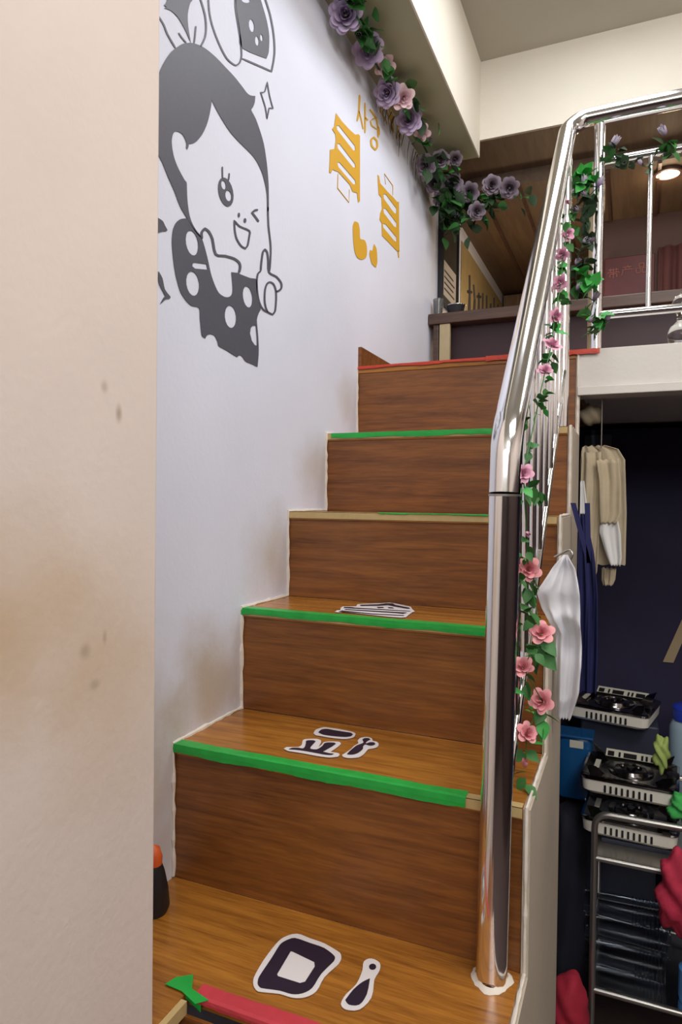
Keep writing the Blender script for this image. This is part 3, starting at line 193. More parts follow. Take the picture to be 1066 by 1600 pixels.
STEP_DECALS={"a":{"border":[["P",[[2672,1479],[2743,1487],[2823,1475],[2902,1463],[2981,1460],[3063,1456],[3146,1445],[3250,1417],[3362,1380],[3433,1351],[3462,1323],[3486,1283],[3503,1240],[3511,1195],[3512,1147],[3508,1103],[3489,1027],[3459,914],[3439,804],[3441,702],[3453,599],[3451,514],[3428,447],[3392,391],[3351,348],[3307,317],[3257,296],[3204,282],[3147,277],[3085,278],[3025,274],[2935,250],[2820,215],[2743,197],[2704,208],[2664,235],[2628,270],[2598,311],[2573,359],[2556,409],[2540,492],[2521,618],[2507,747],[2499,881],[2495,1024],[2496,1128],[2500,1196],[2509,1263],[2529,1321],[2563,1380],[2611,1439]]],["P",[[3896,1421],[3942,1423],[3995,1409],[4038,1382],[4064,1341],[4079,1289],[4087,1236],[4086,1178],[4081,1110],[4083,1041],[4108,947],[4145,825],[4164,710],[4155,610],[4130,519],[4096,450],[4046,409],[3985,387],[3937,379],[3901,385],[3866,405],[3840,438],[3830,490],[3829,557],[3835,623],[3851,691],[3874,773],[3890,860],[3889,957],[3879,1059],[3868,1139],[3851,1200],[3829,1262],[3821,1319],[3834,1366],[3861,1401]]]],"letter":[["P",[[2693,1369],[2763,1373],[2860,1366],[2953,1358],[3035,1356],[3117,1353],[3193,1341],[3272,1312],[3351,1273],[3400,1241],[3420,1211],[3429,1173],[3430,1137],[3417,1067],[3393,954],[3375,841],[3374,733],[3380,625],[3377,543],[3359,485],[3330,435],[3297,396],[3262,367],[3222,345],[3179,331],[3126,325],[3063,325],[3000,320],[2916,302],[2815,276],[2752,263],[2724,269],[2696,286],[2671,310],[2650,346],[2631,391],[2620,437],[2611,536],[2601,694],[2592,832],[2581,941],[2568,1054],[2562,1133],[2566,1179],[2579,1221],[2596,1259],[2620,1300],[2652,1343]],[[2774,1080],[2805,1085],[3184,1013],[3231,933],[3239,607],[3188,554],[2851,550],[2822,580]]],["P",[[4022,1280],[4026,1257],[4023,1234],[4012,1215],[3996,1202],[3977,1199],[3958,1204],[3941,1218],[3929,1239],[3924,1262],[3927,1285],[3938,1304],[3954,1317],[3973,1320],[3993,1315],[4010,1300]]],["P",[[4023,1026],[4039,967],[4070,844],[4090,736],[4092,657],[4086,581],[4067,522],[4030,488],[3981,471],[3943,467],[3912,480],[3883,506],[3869,520],[3873,563],[3882,654],[3895,740],[3912,805],[3933,869],[3954,920],[3980,965],[4009,1008]]]]},"b":{"border":[["P",[[1988,3433],[1979,3468],[1960,3541],[1950,3606],[1955,3653],[1969,3700],[1986,3740],[2007,3773],[2032,3800],[2062,3815],[2130,3822],[2239,3825],[2344,3823],[2449,3814],[2555,3800],[2615,3790],[2645,3772],[2677,3745],[2692,3732],[2702,3697],[2720,3625],[2728,3564],[2718,3522],[2697,3481],[2672,3447],[2644,3420],[2611,3398],[2574,3383],[2509,3371],[2415,3358],[2337,3350],[2275,3351],[2210,3357],[2163,3360],[2129,3358],[2095,3355],[2067,3358],[2037,3382],[2004,3416]]],["P",[[1864,2525],[1864,2545],[1868,2585],[1878,2615],[1925,2637],[1998,2667],[2045,2693],[2059,2719],[2064,2760],[2059,2811],[2034,2880],[1998,2962],[1976,3032],[1981,3075],[2001,3098],[2024,3114],[2063,3141],[2116,3171],[2158,3189],[2191,3188],[2227,3177],[2255,3163],[2274,3139],[2293,3106],[2308,3070],[2327,2996],[2352,2892],[2363,2841],[2366,2862],[2370,2909],[2371,2957],[2363,3002],[2352,3052],[2351,3090],[2366,3119],[2392,3144],[2421,3164],[2470,3188],[2536,3214],[2580,3226],[2606,3208],[2637,3174],[2651,3156],[2654,3132],[2659,3082],[2662,3036],[2659,2976],[2653,2896],[2649,2836],[2645,2789],[2641,2744],[2639,2723],[2670,2726],[2732,2731],[2773,2732],[2794,2720],[2817,2699],[2827,2689],[2832,2666],[2838,2622],[2836,2588],[2811,2561],[2768,2525],[2720,2498],[2659,2485],[2579,2477],[2497,2472],[2413,2473],[2323,2478],[2233,2481],[2135,2477],[2037,2470],[1976,2468],[1933,2485],[1886,2511]]],["P",[[2860,3416],[2852,3465],[2849,3519],[2854,3562],[2875,3598],[2908,3635],[2941,3657],[2977,3656],[3017,3641],[3047,3622],[3067,3591],[3086,3549],[3106,3519],[3129,3513],[3155,3515],[3181,3507],[3208,3481],[3235,3444],[3257,3398],[3271,3346],[3276,3294],[3274,3254],[3257,3220],[3230,3187],[3209,3163],[3194,3148],[3180,3132],[3172,3106],[3174,3044],[3182,2953],[3185,2870],[3181,2804],[3172,2745],[3155,2701],[3116,2664],[3062,2632],[3019,2612],[2984,2607],[2946,2610],[2920,2617],[2901,2639],[2880,2671],[2871,2688],[2874,2705],[2882,2745],[2888,2786],[2894,2841],[2901,2917],[2905,2982],[2903,3036],[2899,3092],[2898,3146],[2905,3199],[2915,3252],[2918,3297],[2903,3335],[2879,3375]]]],"letter":[["P",[[2056,3497],[2052,3529],[2046,3596],[2049,3652],[2066,3685],[2093,3711],[2124,3727],[2164,3729],[2212,3723],[2259,3719],[2364,3719],[2515,3721],[2601,3720],[2627,3703],[2656,3674],[2669,3659],[2671,3636],[2674,3590],[2670,3554],[2649,3528],[2615,3497],[2577,3475],[2513,3458],[2421,3439],[2345,3427],[2285,3422],[2222,3422],[2175,3427],[2129,3449],[2079,3480]]],["P",[[1957,2525],[1960,2542],[1970,2579],[1985,2609],[2010,2625],[2044,2640],[2076,2652],[2112,2652],[2148,2650],[2166,2677],[2151,2754],[2116,2850],[2092,2912],[2078,2940],[2062,2967],[2053,2992],[2055,3014],[2064,3035],[2077,3050],[2099,3065],[2130,3079],[2154,3086],[2176,3078],[2200,3063],[2211,3054],[2219,2990],[2235,2866],[2246,2786],[2256,2753],[2270,2717],[2277,2701],[2302,2697],[2352,2696],[2391,2716],[2406,2777],[2410,2859],[2409,2918],[2403,2955],[2392,2998],[2387,3033],[2396,3059],[2411,3082],[2430,3098],[2460,3113],[2501,3127],[2528,3133],[2547,3124],[2568,3107],[2578,3098],[2577,3073],[2575,3018],[2571,2965],[2563,2900],[2551,2817],[2543,2759],[2535,2722],[2527,2686],[2524,2669],[2550,2664],[2606,2655],[2652,2649],[2687,2652],[2720,2658],[2735,2662],[2733,2647],[2727,2617],[2716,2595],[2691,2582],[2653,2570],[2612,2563],[2555,2563],[2472,2567],[2390,2570],[2310,2571],[2226,2570],[2150,2566],[2070,2552],[1992,2534]]],["P",[[2919,3491],[2920,3507],[2925,3542],[2934,3569],[2951,3584],[2975,3595],[2995,3598],[3015,3584],[3037,3562],[3047,3551],[3042,3527],[3032,3477],[3026,3435],[3028,3396],[3032,3354],[3034,3334],[3040,3335],[3051,3339],[3060,3346],[3068,3366],[3079,3396],[3093,3419],[3113,3432],[3137,3438],[3156,3437],[3175,3420],[3195,3393],[3204,3379],[3202,3362],[3197,3326],[3188,3298],[3174,3283],[3153,3271],[3131,3266],[3104,3273],[3074,3286],[3053,3286],[3045,3264],[3046,3228],[3051,3189],[3064,3149],[3081,3107],[3091,3069],[3094,3015],[3092,2941],[3085,2877],[3073,2831],[3055,2792],[3034,2764],[2999,2744],[2959,2734],[2940,2731],[2937,2750],[2932,2791],[2928,2831],[2927,2889],[2927,2976],[2928,3048],[2929,3099],[2932,3149],[2939,3193],[2953,3231],[2970,3263],[2982,3287],[2988,3315],[2992,3347],[2994,3362],[2974,3395],[2938,3457]]]]},"c":{"border":[["P",[[1910,4524],[1879,4690],[1925,4753],[1815,5033],[1791,5188],[2029,5340],[1945,5629],[2089,5793],[2321,5990],[2478,6163],[2628,6104],[3059,5817],[3178,5532],[3302,5291],[3292,5132],[3317,4833],[3351,4576],[3282,4495],[3021,4479],[2697,4516],[2052,4623],[1987,4488]]]],"letter":[["P",[[2048,5507],[2070,5562],[2357,5770],[2454,5983],[2586,6037],[2713,5852],[3069,5654],[3124,5545],[3075,5506],[2730,5675],[2569,5777],[2437,5609],[2108,5409]]],["P",[[2450,5431],[2564,5490],[2619,5394],[2527,5305]]],["P",[[2665,5500],[2761,5522],[2827,5419],[2723,5393]]],["P",[[1857,5110],[1988,5178],[2090,5134],[2684,5210],[3234,5256],[3231,5203],[2712,5132],[1896,4993]]],["P",[[1986,4877],[2670,4966],[3221,5045],[3199,4871],[3074,4894],[2726,4867],[1997,4803]]],["P",[[1990,4527],[1982,4691],[2658,4619],[3266,4723],[3277,4657],[2685,4547],[2061,4602]]]]}}
TAPE_SCRAP=[["P",[[1538,-209],[1589,-40],[1775,98],[1918,-131],[2239,-215],[2119,-342],[1822,-225],[1670,-216]]]]

# ---------------------------------------------------------------- the palette
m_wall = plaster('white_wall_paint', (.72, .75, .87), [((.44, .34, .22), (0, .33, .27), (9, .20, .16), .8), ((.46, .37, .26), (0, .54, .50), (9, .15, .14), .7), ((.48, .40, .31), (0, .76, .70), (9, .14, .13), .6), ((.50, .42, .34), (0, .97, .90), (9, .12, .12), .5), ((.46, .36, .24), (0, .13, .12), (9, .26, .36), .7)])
m_near = plaster('cream_wall_warm_light', (.74, .64, .58), [((.58, .42, .27), (.19, -.31, .50), (9, .20, .16), .85), ((.60, .45, .31), (.19, -.17, .42), (9, .14, .22), .6), ((.30, .22, .14), (.187, -.155, .719), (9, .008, .016), .7), ((.36, .27, .18), (.187, -.178, .745), (9, .008, .010), .5), ((.38, .28, .20), (.187, -.205, .46), (9, .012, .012), .6), ((.40, .30, .22), (.187, -.175, .47), (9, .005, .012), .6), ((.40, .31, .23), (.187, -.19, .42), (9, .010, .008), .6)], fine=.07)  # the near wall's warm lamp light is mixed into this base colour
m_side = plaster('beige_side_plaster', (.50, .43, .34), [((.30, .26, .2), (.6, .5, 0), (9, .22, .3), .4)], fine=.08)
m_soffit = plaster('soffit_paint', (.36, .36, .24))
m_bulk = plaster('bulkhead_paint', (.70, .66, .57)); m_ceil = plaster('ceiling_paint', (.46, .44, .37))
m_caulk = mat('caulk', (.72, .66, .58), .7, var=.1, bump=.3)
m_slab = plaster('slab_paint', (.66, .63, .58)); m_lowceil = wood('brown_ceiling_boards', (.085, .055, .035), (.15, .10, .06), .6, 'Y')
m_loftwall = plaster('loft_wall', (.09, .05, .045)); m_navy = mat('navy_wall', (.028, .024, .060), .8, var=.3, scale=8)
m_dark = mat('dark_room_wall', (.05, .028, .025), .7, var=.2); m_floor = mat('floor_tiles', (.09, .06, .055), .5, var=.2)
m_riser = wood('laminate_shaded', (.080, .022, .006), (.26, .095, .020), .36)  # same laminate as the treads, with the risers' shade put into the colour
m_tread = wood('laminate_lit', (.16, .050, .008), (.44, .18, .028), .27)  # same laminate again, with the stronger light on the treads put into the colour
m_gold = mat('pale_nosing_strip', (.50, .36, .16), .45, var=.15, scale=60)
m_green = mat('green_tape', (.018, .36, .055), .33, var=.25, scale=40, bump=.3); m_red = mat('red_tape', (.50, .05, .025), .4, var=.25, scale=40, bump=.3)
m_pink = mat('pinkish_red_tape', (.50, .045, .06), .4, var=.2, scale=30, bump=.3)
m_steel = mat('polished_steel', (.90, .90, .91), .12, 1, bump=.02, scale=12); m_chrome = mat('chrome', (.8, .8, .8), .14, 1)
m_dsteel = mat('grey_rack_steel', (.42, .40, .37), .3, .9)
m_ink = mat('charcoal_vinyl', (.088, .092, .118), .5, var=.12, scale=200); m_yel = mat('yellow_vinyl', (.68, .38, .03), .5)
m_stw = mat('white_sticker', (.72, .68, .68), .5); m_stk = mat('black_sticker_print', (.020, .012, .028), .45)
m_leaf = mat('green_leaf', (.035, .15, .03), .55, var=.4, scale=25); m_leafb = mat('bright_leaf', (.05, .34, .06), .5, var=.3, scale=25); m_leafd = mat('dark_leaf', (.022, .055, .02), .6, var=.4, scale=25)
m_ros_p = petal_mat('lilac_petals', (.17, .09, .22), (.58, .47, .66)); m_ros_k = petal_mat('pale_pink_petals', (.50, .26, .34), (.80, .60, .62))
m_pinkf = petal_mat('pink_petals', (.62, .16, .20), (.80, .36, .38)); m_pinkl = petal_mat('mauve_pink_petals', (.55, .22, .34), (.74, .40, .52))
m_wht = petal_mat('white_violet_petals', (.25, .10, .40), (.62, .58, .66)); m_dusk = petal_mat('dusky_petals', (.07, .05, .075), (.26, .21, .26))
m_twig = mat('brown_twig', (.14, .10, .06), .8)
m_black = mat('black_plastic', (.012, .011, .013), .45); m_orange = mat('orange_plastic', (.60, .10, .02), .5)
m_counter = wood('dark_counter_wood', (.035, .018, .014), (.10, .055, .04), .35); m_cpanel = mat('dark_plum_panel', (.035, .013, .018), .5, var=.2)
m_post = mat('pale_wood_post', (.42, .34, .20), .55, var=.1)

# ---------------------------------------------------------------- the setting
W = .5902
Y = [-.015, .2015, .4209, .6189, .8239, 1.0324]; Z = [-.034, .1999, .4040, .5975, .7942, 1.0044]
struct('wall_left', MB().box((-.12, -.085, -.95), (0, 3.5, 2.4)), m_wall)
struct('wall_near_left', MB().box((-.12, -2.7, -.95), (.187, -.087, 2.4), .003), m_near)
struct('wall_far', MB().box((-.12, 3.5, -.95), (2.7, 3.6, 2.4)), m_loftwall)
struct('wall_right', MB().box((2.6, -2.7, 1.0), (2.7, 3.6, 2.4)), m_near)
struct('trim_right_wainscot', MB().box((2.58, -2.7, -.95), (2.7, 3.6, 1.0)), m_dark)
struct('wall_rear', MB().box((-.12, -2.8, .9), (2.7, -2.7, 2.4)), m_bulk)
struct('trim_rear_wainscot', MB().box((-.12, -2.8, -.95), (2.7, -2.68, .9)), m_dark)
struct('floor', MB().box((-.12, -2.8, -1.0), (2.7, 3.6, -.9)), m_floor)
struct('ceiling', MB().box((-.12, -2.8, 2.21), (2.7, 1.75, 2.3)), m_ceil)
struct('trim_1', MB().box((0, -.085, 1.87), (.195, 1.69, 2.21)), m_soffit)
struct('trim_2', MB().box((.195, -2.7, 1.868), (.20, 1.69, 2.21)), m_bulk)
struct('wall_bulkhead', MB().box((0, 1.69, 1.93), (2.6, 1.95, 2.3)), m_bulk)
struct('trim_bulkhead_soffit', MB().box((0, 1.692, 1.925), (2.6, 1.955, 1.93)), m_lowceil)
lc = struct('ceiling_loft', MB().box((0, 1.955, 1.87), (2.6, 3.5, 1.93)), m_lowceil)
for x in (.155, .30, .45, .62, .80): tag(MB().box((x-.006, 1.96, 1.861), (x+.006, 3.49, 1.871)).build('ceiling_batten', m_counter, lc))
fl = struct('wall_loft_partition', MB().box((.56, 2.45, 1.0085), (2.6, 2.50, 1.87)), m_loftwall)
fl = struct('floor_loft', MB().box((0, Y[5]+.004, .905), (W, 3.5, Z[5]-.002)), m_tread)
struct('trim_loft_slab', MB().box((W+.006, 1.03, .915), (2.6, 3.5, 1.008), .002).box((W+.004, 1.022, .893), (2.6, 1.10, .915), .002), m_slab)
struct('wall_under_loft', MB().box((0, 1.85, -.9), (2.6, 1.9, .892)), m_navy)
struct('baseboard_loft', MB().box((0, Y[5]+.002, Z[5]), (.010, 1.74, Z[5]+.058)), m_riser)

# lower step in front of the lowest tread
struct('floor_lower_step', MB().box((.187, -.6, -.30), (W-.002, -.03, -.26)).box((.187, -.035, -.26), (W-.002, -.03, -.052)), m_riser)

# ---------------------------------------------------------------- the stairs
st = thing('staircase', (W/2, 0, -.05), 'steep brown wood-laminate staircase climbing along the mural wall to the loft', 'staircase')
rj = random.Random(3)
for k in range(6):
    y1 = Y[k+1] if k < 5 else Y[5]+.03
    mb = MB()
    if k == 0:
        mb.prism([(.0, -.085), (.187, -.085), (.187, Y[0]), (W, Y[0]), (W, y1), (0, y1)], Z[0]-.018, Z[0], 'Z')
    else: mb.box((.0, Y[k]-.003, Z[k]-.018), (W, y1-.0005, Z[k]), .0015)
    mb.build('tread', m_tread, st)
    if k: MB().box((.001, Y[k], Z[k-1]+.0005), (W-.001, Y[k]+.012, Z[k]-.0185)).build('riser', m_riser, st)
    if 0 < k < 5: MB().box((.002, Y[k]-.0055, Z[k]-.014), (W-.001, Y[k]-.003, Z[k]+.001)).box((.002, Y[k]-.0055, Z[k]), (W-.001, Y[k]+.010, Z[k]+.0013)).build('nosing_strip', m_gold, st)
def tape(x0, x1, k, top, drop, m, lab, seed=1, lift=.0016):
    r = random.Random(seed); n = 40; rows = []
    prof = [(top, lift), (top*.5, lift), (0, lift), (-.0035-lift, lift*.6), (-.0040-lift, -drop*.5), (-.0038-lift, -drop)]
    ph = r.random()*6
    for j, (dy, dz) in enumerate(prof):
        row = []
        for i in range(n+1):
            x = x0+(x1-x0)*i/n; e = (.0012*sin(x*37+ph)+.0009*r.uniform(-1, 1)) if j in (0, 5) else 0
            row.append(Vector((x, Y[k]-.002+dy+(e if j == 0 else -.0004*r.random()), Z[k]+dz+(e if j == 5 else .0003*r.random()))))
        rows.append(row)
    return tag(MB().sheet(rows).build('edge_tape', m, st, solid=.0006), lab)
tape(.001, W*.865, 1, .016, .014, m_green, 'green edge tape', 1)
tape(.001, W*.925, 2, .014, .011, m_green, 'green edge tape', 2)
tape(.22, W*.80, 3, .006, .000, m_green, 'green edge tape', 3)
tape(.016, W*.93, 4, .012, .011, m_green, 'green edge tape', 4)
tape(.004, W-.002, 5, .014, .006, m_red, 'red edge tape', 5)
tape(.62*W, .645, 5, .016, .010, m_red, 'red edge tape', 6, .0045)
tape(.200, .50, 0, .020, .006, m_pink, 'pinkish red edge tape', 7)
mbt = shapes(TAPE_SCRAP, lambda a, b_: (a, b_, Z[0]+.0028))
mbt.sheet([[Vector((.186+.026*s, Y[0]-.0045-.002*s, Z[0]+.003-.020*t_*(.5+.5*s))) for s in (0, .25, .5, .75, 1)] for t_ in (0, .5, 1)])
tag(mbt.build('edge_tape', m_green, st, solid=.0007), 'crumpled green tape scrap')
MB().box((.187, -.58, Z[0]-.018), (.196, -.03, Z[0]-.001)).build('corner_strip', m_gold, st)

# side wall of the stairs and rough caulk lines
prof = [(Y[0], -.9), (Y[0], Z[0]-.002)]
for k in range(1, 6): prof += [(Y[k]-.002, Z[k-1]-.002), (Y[k]-.002, Z[k]-.002)]
prof += [(1.03, .90), (1.03, .42), (.64, .22), (.64, -.9)]
struct('wall_stair_side', MB().prism(prof, W, W+.010, 'X'), m_side)
def caulk(name, x, sgn, wd, seed):
    r = random.Random(seed); mb = MB(); path = []
    pts = [(Y[1]-.001, Z[0])]
    for k in range(1, 6):
        pts += [(Y[k]-.004, Z[k])]
        pts += [(Y[k+1]-.001, Z[k])] if k < 5 else []
    if x > .3: pts = [(Y[0], Z[0]-.2), (Y[0], Z[0])]+pts
    for a, b in zip(pts[:-1], pts[1:]):
        n = 14
        for i in range(n): t = i/n; path.append((a[0]+(b[0]-a[0])*t, a[1]+(b[1]-a[1])*t))
    path.append(pts[-1])
    P3 = [Vector((x+sgn*.001, p[0]-.0015+r.uniform(-.001, .001), p[1]+.0018+r.uniform(-.001, .001))) for p in path]
    mb.tube(P3, [wd*r.uniform(.6, 1.3) for _ in P3], 6)
    return struct(name, mb, m_caulk)
caulk('trim_caulk_left', 0, 1, .0038, 1); caulk('trim_caulk_right', W+.004, 1, .0030, 2)

# ---------------------------------------------------------------- mural and stickers
mg = thing('wall_mural', (0, .45, .9), 'charcoal vinyl mural of a winking cartoon girl in a polka-dot dress on the white wall', 'wall decal')
for nm, sh in MURAL_GIRL.items():
    for piece in ([[s] for s in sh] if nm == 'star_fragment' else [sh]): shapes(piece, lambda a, b: (.0012, a, b)).build(nm, m_ink, mg, solid=.0006)
yl = thing('wall_lettering', (0, 1.2, 1.45), 'yellow vinyl Korean lettering and shapes high on the white wall beside the stairs', 'wall decal')
for nm, sh in YELLOW_DECAL.items(): shapes(sh, lambda a, b: (.0012, a, b)).build(nm, m_yel, yl, solid=.0006)
for key, k, lab in (('a', 0, 'large black Korean letters with white border stuck on the lowest tread'), ('b', 1, 'small black Korean letters with white border stuck on the second tread from the bottom'), ('c', 2, 'striped black Korean letter with white border stuck on the third tread from the bottom')):
    t = thing('step_sticker', (.35, Y[k]+.1, Z[k]), lab, 'sticker')
    shapes(STEP_DECALS[key]['border'], lambda a, b: (a, b, Z[k]+.0018)).build('border', m_stw, t, solid=.0006)
    shapes(STEP_DECALS[key]['letter'], lambda a, b: (a, b, Z[k]+.0026)).build('letter', m_stk, t, solid=.0004)

# ---------------------------------------------------------------- railings
XR = .563
rl = thing('stair_railing', (XR, .17, Z[0]), 'polished steel stair railing with thick tube handrail and newel rising up the stairs', 'railing')
NP = Vector((XR, .172, 0)); TP = Vector((XR, 1.03, 1.572))
MB().tube([(XR-.008, .172, Z[0]), (XR, .172, .635)], .0215, 28).build('newel_post', m_steel, rl, smooth=40)
MB().tube([(XR, .172, .632), (XR, .172, .635)], .0219, 28).build('weld_collar', m_dsteel, rl, smooth=40)
hp = rounded([(XR, .172, .636), (XR, .180, .715), (XR, 1.01, 1.548), (XR+.03, 1.03, 1.578), (.72, 1.03, 1.580), (1.6, 1.03, 1.582)], .05, 8)
rr = [.0218 for p in hp]
MB().tube(hp, rr, 28).build('handrail', m_steel, rl, smooth=60)
rc = random.Random(4); mbf = MB(); nf = 30
pf = [[(q*(1+.10*sin(3*2*pi*j/nf)+.06*rc.uniform(-1, 1)), zq) for j in range(nf)] for q, zq in ((.0216, .006), (.024, .004), (.028, .0005))]
mbf.add([(XR-.008+q*cos(2*pi*j/nf), .172+q*sin(2*pi*j/nf), Z[0]+zq) for ring in pf for j, (q, zq) in enumerate(ring)], [(i*nf+j, i*nf+(j+1) % nf, (i+1)*nf+(j+1) % nf, (i+1)*nf+j) for i in range(2) for j in range(nf)])
tag(mbf.build('base_caulk', m_caulk, rl, smooth=60), 'rough whitish caulk round the newel foot')
XL = .567
lr0, lr1 = Vector((XL, .185, .215)), Vector((XL, .965, .955))
MB().tube([lr0, lr1], .0085, 14).build('lower_rail', m_steel, rl, smooth=60)
MB().tube([(XL, .955, Z[4]), (XL, .955, 1.49)], .0125, 16).build('post', m_steel, rl, smooth=60)
for i in range(8):
    y = .275+.082*i; zl = lr0.z+(y-lr0.y)*(lr1.z-lr0.z)/(lr1.y-lr0.y); zh = .715+(y-.18)*(1.548-.715)/(1.01-.18)-.026
    MB().tube([(XL, y, zl), (XL-.003, y, zh)], .0062, 12).build('baluster', m_steel, rl, smooth=60)
ll = thing('loft_railing', (.635, 1.045, Z[5]), 'polished steel guard railing along the loft edge with thin upright bars', 'railing')
MB().tube([(.636, 1.045, Z[5]+.003), (.636, 1.035, 1.562)], .0135, 18).build('post', m_steel, ll, smooth=60)
MB().tube([(.616, 1.10, Z[5]), (.616, 1.10, 1.50)], .0055, 12).build('post', m_post, ll, smooth=60)
MB().tube([(.645, 1.04, 1.470), (1.6, 1.04, 1.470)], .0095, 14).build('middle_rail', m_steel, ll, smooth=60)
MB().tube([(.645, 1.04, 1.092), (1.6, 1.04, 1.092)], .0105, 14).build('bottom_rail', m_steel, ll, smooth=60)
for i in range(6):
    x = .752+i*.115
    MB().tube([(x, 1.04, 1.098), (x, 1.04, 1.465)], .0062, 12).build('baluster', m_steel, ll, smooth=60)

# ---------------------------------------------------------------- flowers
def petal_grid(mb, ang, rad, h, wd, curl, base=0, n=4):
    rows = []
    for i in range(n+1):
        t = i/n; rr_ = rad*(.25+.75*t**.8)+curl*t*t; zz = base+h*(t**1.1)-max(0, curl)*.5*t**4; ww = wd*sin(pi*(.18+.70*t))**.8
        row = []
        for j in range(n+1):
            s = (j/n-.5)*2; a = ang+s*ww
            row.append(Vector((rr_*(1-.10*s*s)*cos(a), rr_*(1-.10*s*s)*sin(a), zz-.12*h*s*s*t)))
        rows.append(row)
    mb.sheet(rows)
def rose_mesh(kind, seed=0):
    r = random.Random(seed); mb = MB()
    if kind == 'rose':
        for ring, (cnt, rad, h, wd, curl) in enumerate([(2, .10, .80, 1.6, -.02), (3, .22, .82, 1.3, -.02), (4, .38, .78, 1.1, .02), (5, .56, .68, .95, .10), (6, .72, .50, .85, .20), (7, .84, .28, .70, .22)]):
            for i in range(cnt): petal_grid(mb, 2*pi*i/cnt+ring*.7+r.uniform(-.15, .15), rad, h*r.uniform(.92, 1.08), wd, curl)
    elif kind == 'blossom':
        for ring, (cnt, rad, h, wd, curl) in enumerate([(2, .14, .75, 1.4, -.02), (4, .34, .72, 1.05, .05), (5, .62, .62, .85, .18), (5, .85, .34, .70, .25)]):
            for i in range(cnt): petal_grid(mb, 2*pi*i/cnt+ring*.6+r.uniform(-.2, .2), rad, h*r.uniform(.8, 1.2), wd, curl*r.uniform(.6, 1.3))
    else:
        for ring, (cnt, rad, h, wd, curl) in enumerate([(3, .30, 1.1, 1.2, -.12), (4, .55, 1.05, .95, -.22)]):
            for i in range(cnt): petal_grid(mb, 2*pi*i/cnt+ring*.7, rad, h, wd, curl)
    return mb
def leaf_mb(fold=.25):
    mb = MB(); rows = []
    for i, w_ in enumerate([.02, .26, .36, .30, .17, .01]):
        t = i/5; rows.append([Vector((-w_, t, fold*w_-.18*t*t)), Vector((0, t, -.18*t*t)), Vector((w_, t, fold*w_-.18*t*t))])
    return mb.sheet(rows)
_mesh = {}
def shared(kind, m, mk):
    key = kind+m.name
    if key not in _mesh:
        o = mk().build(kind, m, smooth=180); _mesh[key] = o.data; bpy.data.objects.remove(o)
    return _mesh[key]
def flower_child(name, me, parent, pos, sc, direction, roll=0, label=None):
    o = bpy.data.objects.new(name, me); COL.objects.link(o); o.parent = parent; o.location = Vector(pos)-origin(parent)
    q = Vector(direction).to_track_quat('Z', 'Y').to_matrix() @ Matrix.Rotation(roll, 3, 'Z'); o.rotation_euler = q.to_euler(); o.scale = (sc,)*3
    if label: o['label'] = label
    return o
def leaf_child(parent, pos, sc, direction, m, roll, r):
    o = bpy.data.objects.new('leaf', shared('leaf', m, leaf_mb)); COL.objects.link(o); o.parent = parent; o.location = Vector(pos)-origin(parent)
    q = Vector(direction).to_track_quat('Y', 'Z').to_matrix() @ Matrix.Rotation(roll, 3, 'Y'); o.rotation_euler = q.to_euler(); o.scale = (sc,)*3
    return o
rose = lambda m: shared('rose_bloom', m, lambda: rose_mesh('rose', 1))
blos = lambda m: shared('blossom', m, lambda: rose_mesh('blossom', 2))
budm = lambda m: shared('bud', m, lambda: rose_mesh('bud', 3))
def rnd(r, a=1): return Vector((r.uniform(-a, a), r.uniform(-a, a), r.uniform(-a, a)))

